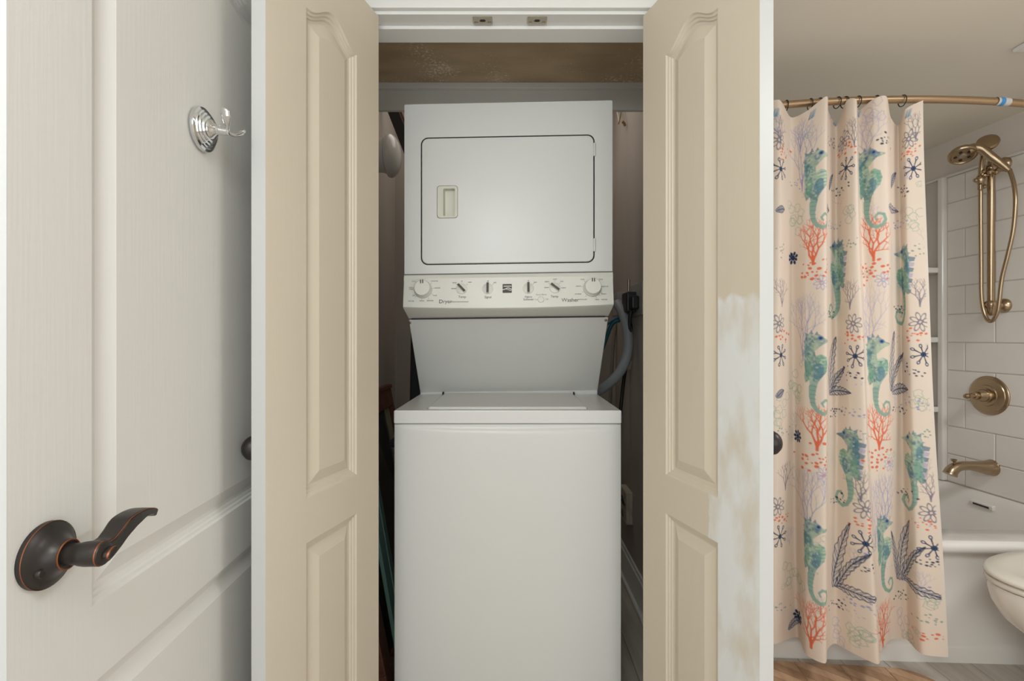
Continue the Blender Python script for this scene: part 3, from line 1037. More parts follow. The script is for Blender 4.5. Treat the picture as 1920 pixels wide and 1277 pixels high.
# laundry valve box, plug, hose and cables on the right
vb = empty('valve_box', (CR, 2.36, 1.33))
tag(vb, 'grey metal wall box beside the dryer on the right closet wall', 'box')
bb = B()
bb.box(0.492, CR, 2.34, 2.46, 1.275, 1.385)
bb.obj('box_body', M_boxg, vb, bevel=0.003)
B().box(0.546, CR + 0.002, 2.10, 2.34, 1.27, 1.41).obj('back_plate', M_boxg, vb, bevel=0.002)
B().tube([(0.535, 2.30, 1.385), (0.535, 2.30, 1.44)], 0.006, 10).obj('valve_stem', M_steel, vb)
pl = empty('power_plug', (0.53, 2.18, 1.33))
tag(pl, 'black power plug on the right closet wall', 'plug')
B().box(0.503, 0.552, 2.20, 2.30, 1.285, 1.375).obj('plug_body', M_black, pl, bevel=0.008, seg=3)
B().box(0.512, 0.548, 2.15, 2.21, 1.295, 1.355).obj('plug_cap', M_black, pl, bevel=0.010, seg=3)
B().tube([(0.524, 2.21, 1.29), (0.520, 2.215, 1.24), (0.524, 2.22, 1.19)], [0.010, 0.008, 0.006], 10).obj('cord_grip', M_black, pl)
hp = [at(1158, 569, 2.33), at(1167, 585, 2.28), at(1175.5, 615, 2.24), at(1178, 645, 2.22), at(1173, 675, 2.2), at(1158, 703, 2.17), at(1135, 724, 2.14), at(1112, 738, 2.12), at(1095, 745, 2.15)]
tag(B().tube(hp, [0.024, 0.023, 0.0215, 0.0215, 0.0215, 0.0215, 0.0215, 0.0215, 0.0215], 16, sub=8).obj('drain_hose', M_grey_hose), 'grey drain hose curving down beside the dryer', 'hose')
for k, (a, b_, c) in enumerate((((1163, 596), (1150, 600), (1128, 618)), ((1164, 600), (1147, 609), (1131, 650)))):
    pts = [at(*a, 2.33), at(*b_, 2.33), at(*c, 2.32), at(c[0] - 14, c[1] + 30, 2.32)]
    tag(B().tube(pts, 0.009 if k else 0.006, 10).obj('supply_hose', M_teal), ('thick' if k else 'thin') + ' teal supply hose ' + ('below the other one ' if k else 'above the other one ') + 'behind the dryer', 'hose', 'teal supply hoses')
pts = [at(1180, 600, 2.27), at(1183, 615, 2.3), at(1181, 640, 2.33), at(1175, 680, 2.36), at(1170, 710, 2.36), at(1164, 765, 2.36), at(1160, 830, 2.36)]
pc = empty('appliance_cable', at(1170, 700, 2.36))
tag(pc, 'black power cord hanging behind the grey hose', 'cord')
B().tube(pts, 0.0085, 10).obj('cord', M_black, pc)
c = at(1178, 684, 2.33)
B(Matrix.Translation(c) @ Matrix.Rotation(R(8), 4, 'Y')).box(-0.014, 0.014, -0.001, 0.001, -0.020, 0.020).obj('cord_tag', M_tag, pc)
pts = [at(1156, 600, 2.66), at(1150, 650, 2.66), at(1146, 720, 2.66), at(1142, 800, 2.66)]
tag(B().tube(pts, 0.008, 10).obj('thin_pipe', mat('painted pipe', (150, 138, 122), .6)), 'thin taupe painted pipe on the closet back wall', 'pipe')
# outlet box low on the wall
ob = empty('wall_outlet', (CR, 2.37, 0.385))
tag(ob, 'dusty taupe outlet box low on the right closet wall', 'outlet')
M_ob = mat('dusty plastic', (198, 186, 168), 0.7, vary=0.18, scale=(30, 30, 30))
B().box(0.524, CR, 2.30, 2.44, 0.31, 0.46).obj('outlet_box', M_ob, ob, bevel=0.006)
for z in (0.345, 0.405):
    b = B(Matrix.Translation((0.524, 2.37, z))).lathe([(0.018, 0.0), (0.018, -0.003), (0.016, -0.004)], 18, axis='x')
    b.obj('socket', mat('outlet socket', (128, 116, 102), 0.6), ob)
B().tube([(0.516, 2.36, 0.405), (0.512, 2.33, 0.425), (0.518, 2.31, 0.40), (0.513, 2.35, 0.435)], 0.003, 8).obj('loose_wire', M_black, ob)
# brass fitting and wires high on the right
vw = empty('loose_wiring', at(1160, 215, 2.45))
tag(vw, 'loose dusty wires and brass fitting high on the right closet wall', 'wiring')
B().tube([at(1150, 195, 2.55), at(1158, 212, 2.5), at(1161, 228, 2.45)], 0.004, 8).obj('wire', M_tag, vw)
B().tube([at(1158, 190, 2.5), at(1164, 210, 2.45), at(1160, 232, 2.42)], 0.003, 8).obj('wire', M_brass, vw)
B().tube([at(1167, 228, 2.42), at(1170, 231, 2.42), at(1172, 236, 2.42)], 0.006, 10).obj('brass_fitting', M_brass, vw)

# ------------------------------------------------------------------ bathtub
bt = empty('bathtub', (1.5, 2.2, 0))
tag(bt, 'white bathtub behind the seahorse shower curtain', 'bathtub')
TZ = 0.437
prof = [(-0.012, 0.0), (-0.012, 0.052), (-0.009, 0.062), (0.0, 0.070), (0.0, 0.375), (-0.004, 0.388), (-0.016, 0.398), (-0.020, 0.408), (-0.020, 0.420), (-0.014, 0.432), (0.0, TZ)]
ra, rb = [], []
xa, xb = 0.722, shX(1.80) - 0.001
bb = B()
rs = []
for x in (xa, xb):
    rs.append([(x, wallY(x) + dy, z) for dy, z in prof])
bb.rings(rs, False, False, close=False)
bb.obj('apron', M_acryl, bt, recalc=False, sharp=60)
A_, B_, C_, D_ = (xa, wallY(xa)), (xb, wallY(xb)), (shX(2.699) - 0.001, 2.699), (xa, 2.699)


def tubpt(u, v):
    return ((A_[0] * (1 - u) + B_[0] * u) * (1 - v) + (D_[0] * (1 - u) + C_[0] * u) * v,
            (A_[1] * (1 - u) + B_[1] * u) * (1 - v) + (D_[1] * (1 - u) + C_[1] * u) * v)


def tubring(u0, u1, v0, v1, r, z):
    pts = []
    for (su, sv, a0) in ((1, 1, 0), (-1, 1, 90), (-1, -1, 180), (1, -1, 270)):
        for k in range(9):
            a = R(a0 + 90 * k / 8)
            uu = (u1 if su > 0 else u0) - su * r * 0.55 + r * 0.55 * math.cos(a)
            vv = (v1 if sv > 0 else v0) - sv * r + r * math.sin(a)
            x, y = tubpt(uu, vv)
            pts.append((x, y, z))
    return pts


bb = B()
bb.rings([tubring(0, 1, 0, 1, 0.001, TZ), tubring(0.04, 0.985, 0.125, 0.955, 0.20, TZ), tubring(0.045, 0.981, 0.135, 0.948, 0.20, TZ - 0.006),
          tubring(0.055, 0.973, 0.150, 0.94, 0.20, TZ - 0.03), tubring(0.10, 0.945, 0.19, 0.90, 0.22, 0.20), tubring(0.13, 0.92, 0.23, 0.86, 0.24, 0.10), tubring(0.17, 0.89, 0.29, 0.80, 0.24, 0.08)], False, True)
bb.obj('basin', M_acryl, bt, recalc=False, sharp=50)
# overflow plate on the sloping inner end
pc_ = Vector((2.196, 2.345, 0.388))
Mo = Matrix.Translation(pc_) @ Matrix.Rotation(WA, 4, 'Z') @ Matrix.Rotation(R(-12), 4, 'Y')
op = B(Mo).box(-0.004, 0.03, -0.052, 0.052, -0.011, 0.011).obj('overflow_plate', M_acryl, bt, bevel=0.004, seg=3)
B(Mo).box(-0.0055, -0.002, -0.036, 0.036, -0.0045, 0.0045).obj('overflow_slot', M_gap, op)

# ------------------------------------------------------------------ shower fittings on the right wall
def wl_(Y, out, z):           # a point off the shower wall
    n = Vector((-math.cos(WA), -math.sin(WA), 0))
    return Vector((shX(Y), Y, z)) + n * out


def MWall(Y, z):              # local z = out of the wall, x towards the far end, y up
    n = Vector((-math.cos(WA), -math.sin(WA), 0))
    u = Vector((0, 0, 1))
    f = u.cross(n)
    return Matrix(((f.x, u.x, n.x, shX(Y)), (f.y, u.y, n.y, Y), (f.z, u.z, n.z, z), (0, 0, 0, 1)))


def on(px, py, out):
    """point at distance `out` off the shower wall that lies on this sight line"""
    k = (px - CX) / F
    n = Vector((-math.cos(WA), -math.sin(WA), 0))
    # X = kY ; plane: (p - w).n = out
    w = Vector((shX(2.41), 2.41, 0))
    Y = (out + w.dot(n)) / (k * n.x + n.y)
    return Vector((k * Y, Y, CAMZ - (py - CY) * Y / F))


sh = empty('shower_set', on(1886, 440, 0.0))
tag(sh, 'warm nickel hand shower on a slide bar', 'shower')
FLG = [(0.032, 0.006), (0.032, 0.012), (0.029, 0.018), (0.021, 0.026), (0.014, 0.030), (0.012, 0.038), (0.012, 0.075)]
pb, ptp = on(1886, 573, 0.0), on(1886, 308, 0.0)
B(MWall(pb.y, pb.z)).lathe(FLG, 28).obj('lower_bracket', M_nickel, sh)
B(MWall(ptp.y, ptp.z)).lathe(FLG, 28).obj('upper_bracket', M_nickel, sh)
b0, b1 = wl_(pb.y, 0.075, pb.z - 0.03), wl_(pb.y, 0.075, ptp.z + 0.01)
bb = B()
bb.tube([b0, b1], 0.0145, 20, sub=1)
bar_ = bb.obj('slide_bar', M_nickel, sh)
bb = B(Matrix.Translation(wl_(pb.y, 0.075, pb.z)))
bb.lathe([(0.0, -0.048), (0.010, -0.046), (0.017, -0.036), (0.018, -0.02), (0.020, -0.012), (0.026, 0.0), (0.024, 0.014), (0.0165, 0.022)], 24)
bb.obj('bar_foot', M_nickel, sh)
bb = B(Matrix.Translation(wl_(pb.y, 0.075, ptp.z - 0.035)))
bb.lathe([(0.016, -0.02), (0.022, -0.014), (0.022, -0.004), (0.018, 0.004), (0.022, 0.012), (0.020, 0.024), (0.010, 0.034), (0.0, 0.038)], 24)
bb.obj('bar_head', M_nickel, sh)
# hose loop
hpx = [(1893, 318, .09), (1901, 345, .10), (1904, 380, .105), (1900, 430, .105), (1889, 480, .105), (1879, 520, .105), (1874, 560, .105), (1870, 585, .105), (1862, 600, .105), (1853, 601, .105), (1844, 583, .105), (1840, 550, .105), (1839.5, 500, .105), (1839, 450, .105), (1838.5, 400, .105), (1838.5, 350, .105)]
bb = B().tube([on(*p) for p in hpx], 0.0082, 12, sub=8)
hose = bb.obj('hose', M_nickel, sh)
pp = [on(*p) for p in hpx]
# hose connector pipe above and cross handle diverter
B().tube([on(1838.5, 355, .105), on(1840, 320, .11), on(1843, 292, .11)], [0.011, 0.011, 0.010], 16).obj('riser_pipe', M_nickel, sh)
dc = on(1838, 337, .125)
dv = B(Matrix.Translation(dc))
dv.lathe([(0.0, -0.02), (0.012, -0.018), (0.018, -0.006), (0.018, 0.006), (0.012, 0.018), (0.0, 0.02)], 20)
dvo = dv.obj('diverter_body', M_nickel, sh)
for dx, dz in ((-0.032, -0.006), (0.004, 0.034), (0.008, -0.034)):
    q = dc + Vector((dx, -0.012, dz))
    b = B().tube([dc, q], 0.005, 10, sub=1)
    b.M = Matrix.Translation(q)
    b.lathe([(0.0, -0.010), (0.007, -0.007), (0.010, 0.0), (0.007, 0.007), (0.0, 0.010)], 14)
    b.obj('diverter_spoke', M_nickel, dvo)
# arm joining diverter, bar and wall
B().tube([on(1838, 330, .115), on(1855, 326, .09), on(1875, 318, .05), on(1886, 309, .02)], 0.011, 14).obj('shower_arm', M_nickel, sh)
for p_, r_ in ((on(1856, 322, .10), 0.017), (on(1868, 322, .09), 0.014), (on(1860, 292, .07), 0.013)):
    b = B(Matrix.Translation(p_)).lathe([(0, -r_), (r_ * .7, -r_ * .7), (r_, 0), (r_ * .7, r_ * .7), (0, r_)], 16)
    b.obj('fitting', M_nickel, sh)
# hand shower: handle and round head
hs = empty('hand_shower', on(1850, 290, .14))
tag(hs, 'nickel hand shower head resting in the slide bar holder', 'shower head')
B().tube([on(1892, 320, .09), on(1878, 308, .11), on(1860, 295, .135), on(1843, 281, .16), on(1829, 277, .18), on(1815, 282, .20)], [0.010, 0.016, 0.018, 0.017, 0.020, 0.024], 18).obj('handle', M_nickel, hs)
hc = on(1805, 290, .205)
ax = Vector((-0.22, -0.42, -0.88)).normalized()
rot = Vector((0, 0, 1)).rotation_difference(ax).to_matrix().to_4x4()
Mhd = Matrix.Translation(hc) @ rot
hd = B(Mhd).lathe([(0.012, -0.030), (0.030, -0.024), (0.048, -0.012), (0.054, -0.002), (0.054, 0.006), (0.050, 0.011), (0.044, 0.011), (0.041, 0.008), (0.0, 0.008)], 40).obj('head', M_nickel, hs)
for k in range(5):
    a = R(20 + 72 * k)
    B(Mhd @ Matrix.Translation((0.026 * math.cos(a), 0.026 * math.sin(a), 0.008))).lathe([(0.0068, 0), (0.0068, 0.0012), (0.0, 0.0014)], 12).obj('spray_nozzle', M_bronze, hd)
B(Mhd).lathe([(0.014, 0.008), (0.014, 0.010), (0.009, 0.012), (0.0, 0.0115)], 20).obj('centre_nozzle', M_steel, hd)
# fixed head turned away
fh = on(1852, 267, .12)
ax = Vector((-0.62, -0.60, 0.50)).normalized()
rot = Vector((0, 0, 1)).rotation_difference(ax).to_matrix().to_4x4()
f_ = empty('fixed_shower_head', fh)
tag(f_, 'small nickel shower head above the hand shower, turned to the ceiling', 'shower head')
B(Matrix.Translation(fh) @ rot).lathe([(0.010, -0.034), (0.026, -0.026), (0.038, -0.012), (0.042, 0.0), (0.039, 0.008), (0.026, 0.013), (0.0, 0.015)], 32).obj('head', M_nickel, f_)
B().tube([on(1842, 290, .11), on(1845, 280, .115), fh - ax * 0.02], [0.011, 0.012, 0.014], 14).obj('neck', M_nickel, f_)

# mixer valve
pv = on(1857, 741.5, 0.0)
mv = empty('mixer_valve', pv)
tag(mv, 'round nickel shower valve with a lever handle', 'shower valve')
Mv = MWall(pv.y, pv.z)
B(Mv).lathe([(0.092, 0.004), (0.092, 0.010), (0.088, 0.014), (0.080, 0.016), (0.078, 0.019), (0.062, 0.020), (0.050, 0.022), (0.048, 0.026), (0.0, 0.028)], 48).obj('escutcheon', M_nickel, mv)
B(Mv).lathe([(0.034, 0.024), (0.034, 0.032), (0.029, 0.036), (0.029, 0.044), (0.026, 0.048), (0.024, 0.060), (0.020, 0.068), (0.0, 0.072)], 32).obj('valve_neck', M_nickel, mv)
hv = B(Mv).lathe([(0.017, 0.066), (0.0205, 0.078), (0.019, 0.092), (0.014, 0.104), (0.010, 0.112), (0.0, 0.114)], 28).obj('handle_hub', M_nickel, mv)
B(Mv).tube([(0.0, 0.0, 0.088), (0.008, -0.001, 0.100), (0.014, -0.001, 0.122), (0.016, 0.0, 0.132)], [0.013, 0.012, 0.007, 0.006], 14).obj('lever_arm', M_nickel, hv)
b = B(Mv @ Matrix.Translation((0.017, 0.0, 0.142))).lathe([(0, -0.013), (0.009, -0.010), (0.013, 0), (0.009, 0.010), (0, 0.013)], 18)
b.obj('lever_tip', M_nickel, hv)

# tub spout
ps_ = on(1862, 877, 0.0)
ts = empty('tub_spout', ps_)
tag(ts, 'nickel tub spout with a diverter knob', 'tub spout')
Msp = MWall(ps_.y, ps_.z)
B(Msp).lathe([(0.038, 0.004), (0.038, 0.008), (0.036, 0.012)], 28).obj('wall_flange', M_nickel, ts)
spo = B(Msp).tube([(0, 0, 0.008), (0, 0.001, 0.03), (0, 0.006, 0.07), (0, 0.012, 0.12), (0, 0.012, 0.165), (0, 0.004, 0.195), (0, -0.010, 0.213), (0, -0.026, 0.222)],
                  [0.037, 0.034, 0.026, 0.0205, 0.021, 0.0235, 0.026, 0.0285], 24).obj('spout', M_nickel, ts)
B(Msp).tube([(0, 0.018, 0.196), (0, 0.032, 0.200), (0, 0.037, 0.201), (0, 0.044, 0.202), (0, 0.046, 0.202)], [0.006, 0.005, 0.011, 0.012, 0.007], 16, sub=3).obj('diverter_knob', M_nickel, spo)

# ------------------------------------------------------------------ toilet (tank against the right wall, bowl pointing left)
to = empty('toilet', (1.930, 1.590, 0), R(180 + 5.5))      # local +x points to the bowl's front
tag(to, 'white toilet at the right edge with its lid closed', 'toilet')
TIP = 0.42


def egg(lx, back, wid, z, n=48, sc=1.0, dx=0.0):
    pts = []
    for i in range(n):
        a = 2 * math.pi * i / n
        c, s = math.cos(a), math.sin(a)
        x = (lx if c > 0 else back) * c
        y = 0.93 * wid * math.copysign(abs(s) ** 0.92, s)
        pts.append((x * sc + dx, y * sc, z))
    return pts


bb = B()
bb.rings([egg(0.300, 0.16, 0.175, 0.392, dx=0.105), egg(0.305, 0.17, 0.180, 0.375, dx=0.105), egg(0.300, 0.17, 0.178, 0.335, dx=0.10), egg(0.275, 0.17, 0.168, 0.28, dx=0.09),
          egg(0.225, 0.17, 0.148, 0.225, dx=0.07), egg(0.155, 0.17, 0.120, 0.17, dx=0.05), egg(0.125, 0.18, 0.105, 0.10, dx=0.03), egg(0.150, 0.19, 0.115, 0.03, dx=0.02), egg(0.155, 0.195, 0.12, 0.0, dx=0.02)], True, True)
bb.obj('bowl', M_porc, to, local=True, sharp=70)
bb = B()
bb.rings([egg(0.305, 0.17, 0.182, 0.397, dx=0.107), egg(0.311, 0.175, 0.186, 0.401, dx=0.107), egg(0.311, 0.175, 0.186, 0.410, dx=0.107), egg(0.306, 0.17, 0.182, 0.414, dx=0.107)])
bb.obj('seat', M_seat, to, local=True, sharp=70)
bb = B()
bb.rings([egg(0.306, 0.17, 0.182, 0.4175, dx=0.107), egg(0.313, 0.175, 0.187, 0.4215, dx=0.107), egg(0.313, 0.175, 0.187, 0.429, dx=0.107), egg(0.304, 0.17, 0.179, 0.435, dx=0.107),
          egg(0.262, 0.14, 0.142, 0.4375, dx=0.107), egg(0.254, 0.135, 0.135, 0.4355, dx=0.107), egg(0.08, 0.05, 0.05, 0.4375, dx=0.107)])
bb.obj('lid', M_seat, to, local=True, sharp=70)
B().box(-0.335, -0.165, -0.125, 0.20, 0.37, 0.74).obj('tank', M_porc, to, local=True, bevel=0.025, seg=4)
B().box(-0.342, -0.155, -0.13, 0.205, 0.745, 0.78).obj('tank_lid', M_porc, to, local=True, bevel=0.012, seg=3)
B().box(-0.33, -0.06, -0.12, 0.12, 0.25, 0.388).obj('tank_shelf', M_porc, to, local=True, bevel=0.03, seg=4)

# ceiling fan cover
cf = empty('ceiling_vent', (1.896, 1.538, CEIL), 0)
tag(cf, 'white square ceiling vent cover at the top right corner', 'vent')
B().box(-0.165, 0.165, -0.20, 0.20, -0.014, 0.0).obj('cover', M_trim, cf, local=True, bevel=0.006, seg=3)
for k in range(7):
    B().box(-0.13, 0.13, -0.13 + k * 0.036, -0.115 + k * 0.036, -0.019, -0.0145).obj('louvre', M_trim, cf, local=True)

# ------------------------------------------------------------------ bath mat with wood-slat print
rg = empty('bath_mat', (1.06, 1.50, 0.0), R(-5.5))
tag(rg, 'brown slatted wood-look bath mat below the shower curtain', 'bath mat')
RW, RH, RR = 0.76, 0.60, 0.13
ol = rrect(0, 0, RW, RH, RR, 10)
B().rings([[(x, y, 0.0) for x, y in ol], [(x, y, 0.007) for x, y in ol]], smooth=False).obj('mat_base', M_rugb, rg, local=True)


def clip(poly, conv):
    out = poly
    n = len(conv)
    for i in range(n):
        a, b = conv[i], conv[(i + 1) % n]
        if abs(a[0] - b[0]) + abs(a[1] - b[1]) < 1e-9:
            continue
        inp, out = out, []
        f = lambda p: (b[0] - a[0]) * (p[1] - a[1]) - (b[1] - a[1]) * (p[0] - a[0])
        for k in range(len(inp)):
            p, q = inp[k], inp[(k + 1) % len(inp)]
            fp, fq = f(p), f(q)
            if fp >= 0:
                out.append(p)
            if fp * fq < 0:
                t = fp / (fp - fq)
                out.append((p[0] + (q[0] - p[0]) * t, p[1] + (q[1] - p[1]) * t))
        if len(out) < 3:
            return []
    return out


inner = rrect(0, 0, RW - 0.008, RH - 0.008, RR - 0.004, 10)
cw, sh_ = 0.152, 0.052
for ci in range(5):
    x0 = -RW / 2 + ci * cw
    for k in range(-4, 16):
        y0 = -RH / 2 + k * sh_ + (0.026 if ci % 2 else 0)
        dyc = -0.115
        g = 0.0016
        poly = [(x0 + g, y0 + g), (x0 + cw - g, y0 + dyc + g), (x0 + cw - g, y0 + dyc + sh_ - g), (x0 + g, y0 + sh_ - g)]
        poly = clip(poly, inner)
        if len(poly) < 3:
            continue
        ar = abs(sum(poly[i][0] * poly[(i + 1) % len(poly)][1] - poly[(i + 1) % len(poly)][0] * poly[i][1] for i in range(len(poly)))) / 2
        if ar < 2e-4:
            continue
        B().rings([[(x, y, 0.0068) for x, y in poly], [(x, y, 0.0095) for x, y in poly]], smooth=False).obj('mat_slat', M_rug if (k + ci) % 2 else M_rug2, rg, local=True)

# ------------------------------------------------------------------ curtain rod, rings
RODZ = 1.99
cr = empty('curtain_rod', (1.35, 1.72, RODZ))
tag(cr, 'curved bronze shower curtain rod', 'curtain rod')
rod_pts = [(0.722, 1.835), (0.80, 1.795), (0.919, 1.763), (1.13, 1.730), (1.35, 1.717), (1.56, 1.722), (1.77, 1.745), (1.98, 1.79), (2.15, 1.85), (shX(1.905) - 0.002, 1.905)]
B().tube([(x, y, RODZ) for x, y in rod_pts], 0.0125, 18, sub=8).obj('rod', M_rod, cr)
B(Matrix.Translation((0.721, 1.836, RODZ))).lathe([(0.03, 0), (0.03, 0.008), (0.015, 0.012)], 24, axis='x').obj('end_flange', M_rod, cr)
B(Matrix.Translation((shX(1.905) - 0.001, 1.905, RODZ)) @ Matrix.Rotation(R(180), 4, 'Z')).lathe([(0.03, 0), (0.03, 0.008), (0.015, 0.012)], 24, axis='x').obj('end_flange', M_rod, cr)


ROD = [tuple(p) for p in catmull([Vector((x, y)) for x, y in rod_pts], [0] * len(rod_pts), 8)[0]]


def rodY(X):
    for (a, b) in zip(ROD[:-1], ROD[1:]):
        if a[0] <= X <= b[0]:
            t = (X - a[0]) / (b[0] - a[0])
            return a[1] + (b[1] - a[1]) * t
    return 1.75


c = at(1881, 188, 1.728)
c.y = rodY(c.x) - 0.0128
stk = B().tube([(c.x - 0.024, rodY(c.x - .024) - 0.001, RODZ), (c.x + 0.026, rodY(c.x + .026) - 0.001, RODZ)], 0.0136, 14, sub=1, caps=False).obj('sticker', M_tag, cr)
B().tube([(c.x - 0.014, rodY(c.x - .014) - 0.0012, RODZ), (c.x + 0.002, rodY(c.x + .002) - 0.0012, RODZ)], 0.0141, 14, sub=1, caps=False).obj('sticker_logo', M_blue, stk)

# ------------------------------------------------------------------ shower curtain
# fold lines: place along the rod (as picture column at that depth) and depth, at the top and at the hem
TOP = [(1425, 1.750, 0), (1462, 1.700, 0), (1482, 1.760, .035), (1512, 1.722, .03), (1549, 1.680, 0), (1554, 1.735, .02), (1568, 1.772, .05), (1588, 1.708, 0), (1604, 1.690, .005), (1610, 1.738, .02), (1638, 1.692, .002), (1664, 1.677, .0), (1670, 1.735, .045), (1684, 1.762, .062), (1696, 1.722, .025), (1731, 1.694, .005)]
HEM = [(1425, 1.765, 0), (1455, 1.755, 0), (1494, 1.800, 0), (1511, 1.700, 0), (1546, 1.656, 0), (1552, 1.722, 0), (1567, 1.758, 0), (1600, 1.705, 0), (1644, 1.652, 0), (1650, 1.700, 0), (1659, 1.755, 0), (1670, 1.778, 0), (1688, 1.786, 0), (1702, 1.778, 0), (1727, 1.706, 0), (1778, 1.686, 0)]
ZT, ZH = 1.982, 0.100
NI = len(TOP)


def spline(vals, t):
    vals = np.asarray(vals, float)
    i = np.clip(np.floor(t).astype(int), 0, NI - 2)
    f = t - i
    p0, p1, p2, p3 = vals[np.maximum(i - 1, 0)], vals[i], vals[i + 1], vals[np.minimum(i + 2, NI - 1)]
    m1, m2 = (p2 - p0) * 0.4, (p3 - p1) * 0.4
    f2, f3 = f * f, f * f * f
    return (2 * f3 - 3 * f2 + 1) * p1 + (f3 - 2 * f2 + f) * m1 + (-2 * f3 + 3 * f2) * p2 + (f3 - f2) * m2


def surf(t, v):
    """t along the cloth (fold index), v 0 at top .. 1 at hem"""
    w = v ** 1.35
    xt = spline([(a[0] - CX) * a[1] / F for a in TOP], t)
    xh = spline([(a[0] - CX) * a[1] / F for a in HEM], t)
    yt = spline([a[1] for a in TOP], t)
    yh = spline([a[1] for a in HEM], t)
    sag = spline([a[2] for a in TOP], t)
    X = xt * (1 - w) + xh * w
    Y = yt * (1 - w) + yh * w + 0.0035 * np.sin(9 * v + 2.1 * t) * np.sin(3.1 * v + t)
    Z = ZT - sag * (1 - v) ** 14 - (ZT - ZH) * v
    return X, Y, Z


NT = 4000
tt = np.linspace(0, NI - 1, NT)
acc = np.zeros(NT)
for vv in (0.15, 0.4, 0.65, 0.9):
    X, Y, Z = surf(tt, np.full(NT, vv))
    acc[1:] += np.cumsum(np.hypot(np.diff(X), np.diff(Y))) / 4
LEN = acc[-1]
HGT = ZT - ZH
NU, NV = int(LEN / 0.002), int(HGT / 0.002)
us = np.linspace(0, LEN, NU)
tu = np.interp(us, acc, tt)
vv = np.linspace(0, 1, NV)
T2, V2 = np.meshgrid(tu, vv)
X, Y, Z = surf(T2, V2)
co = np.stack([X, Y, Z], -1).reshape(-1, 3)

# --- the print, drawn flat on the cloth in metres (c along, d down from the top edge)
SS = 2
PW, PH = NU * SS, NV * SS
PX = LEN / PW
img = np.empty((PH, PW, 3), np.float32)
img[:] = lin((231, 213, 195))


def C(rgb):
    return np.array(lin(rgb), np.float32)


NAVY, NAVYL, ORANGE, ORL = C((44, 58, 88)), C((84, 92, 118)), C((226, 112, 78)), C((234, 150, 118))
PURP, PURPL, GREEN, GREENL, GREY, TEALB = C((150, 150, 190)), C((178, 172, 196)), C((118, 160, 138)), C((158, 182, 158)), C((128, 122, 134)), C((74, 116, 138))
SEA, SEAL, SEAB, BLUEM = C((146, 174, 156)), C((178, 196, 168)), C((98, 134, 152)), C((108, 168, 196))


def region(x0, x1, y0, y1):
    a, b = max(0, int(x0 / PX) - 2), min(PW, int(x1 / PX) + 3)
    c, d = max(0, int(y0 / PX) - 2), min(PH, int(y1 / PX) + 3)
    if a >= b or c >= d:
        return None
    xs = (np.arange(a, b) + 0.5) * PX
    ys = (np.arange(c, d) + 0.5) * PX
    return slice(c, d), slice(a, b), xs[None, :], ys[:, None]


def blend(sy, sx, al, col):
    img[sy, sx] = img[sy, sx] * (1 - al[..., None]) + col * al[..., None]


def ell(cx, cy, rx, ry, ang, col, al=1.0, ring=0.0):
    m = max(rx, ry)
    g = region(cx - m, cx + m, cy - m, cy + m)
    if g is None:
        return
    sy, sx, xs, ys = g
    ca, sa = math.cos(ang), math.sin(ang)
    u = (xs - cx) * ca + (ys - cy) * sa
    w = -(xs - cx) * sa + (ys - cy) * ca
    r = np.sqrt((u / rx) ** 2 + (w / ry) ** 2)
    s = min(rx, ry)
    dd = (r - 1) * s
    if ring:
        a = np.clip((ring / 2 - np.abs(dd)) / PX + 0.5, 0, 1)
    else:
        a = np.clip(-dd / PX + 0.5, 0, 1)
    blend(sy, sx, a * al, col)


def line(pts, w, col, al=1.0):
    ws = w if isinstance(w, (list, tuple)) else [w] * len(pts)
    for (p, q, w0, w1) in zip(pts[:-1], pts[1:], ws[:-1], ws[1:]):
        mw = max(w0, w1)
        g = region(min(p[0], q[0]) - mw, max(p[0], q[0]) + mw, min(p[1], q[1]) - mw, max(p[1], q[1]) + mw)
        if g is None:
            continue
        sy, sx, xs, ys = g
        dx, dy = q[0] - p[0], q[1] - p[1]
        L2 = dx * dx + dy * dy + 1e-12
        t = np.clip(((xs - p[0]) * dx + (ys - p[1]) * dy) / L2, 0, 1)
        dist = np.hypot(xs - p[0] - t * dx, ys - p[1] - t * dy)
        a = np.clip(((w0 + (w1 - w0) * t) / 2 - dist) / PX + 0.5, 0, 1)
        blend(sy, sx, a * al, col)


ng = np.random.default_rng(5)


def smooth_noise(cell):
    gh, gw = int(PH * PX / cell) + 3, int(PW * PX / cell) + 3
    g = ng.random((gh, gw)).astype(np.float32)
    ys, xs = np.arange(PH) * PX / cell, np.arange(PW) * PX / cell
    iy, ix = ys.astype(int), xs.astype(int)
    fy, fx = (ys - iy)[:, None].astype(np.float32), (xs - ix)[None, :].astype(np.float32)
    fy, fx = fy * fy * (3 - 2 * fy), fx * fx * (3 - 2 * fx)
    return (g[iy][:, ix] * (1 - fy) * (1 - fx) + g[iy + 1][:, ix] * fy * (1 - fx) + g[iy][:, ix + 1] * (1 - fy) * fx + g[iy + 1][:, ix + 1] * fy * fx)


WASH = np.clip((0.6 * smooth_noise(0.022) + 0.4 * smooth_noise(0.007) - 0.5) * 2.6 + 0.5, 0, 1)


def poly(pts, col, al=1.0, col2=None):
    xs_, ys_ = [p[0] for p in pts], [p[1] for p in pts]
    g = region(min(xs_), max(xs_), min(ys_), max(ys_))
    if g is None:
        return
    sy, sx, xs, ys = g
    ins = np.zeros((ys.shape[0], xs.shape[1]), bool)
    n = len(pts)
    for i in range(n):
        (x0, y0), (x1, y1) = pts[i], pts[(i + 1) % n]
        if y0 == y1:
            continue
        cond = (ys > min(y0, y1)) & (ys <= max(y0, y1))
        xi = x0 + (ys - y0) * (x1 - x0) / (y1 - y0)
        ins ^= cond & (xs < xi)
    if col2 is not None:
        w = WASH[sy, sx][..., None]
        col = col * (1 - w) + col2 * w
    blend(sy, sx, ins.astype(np.float32) * al, col)


rnd = random.Random(11)


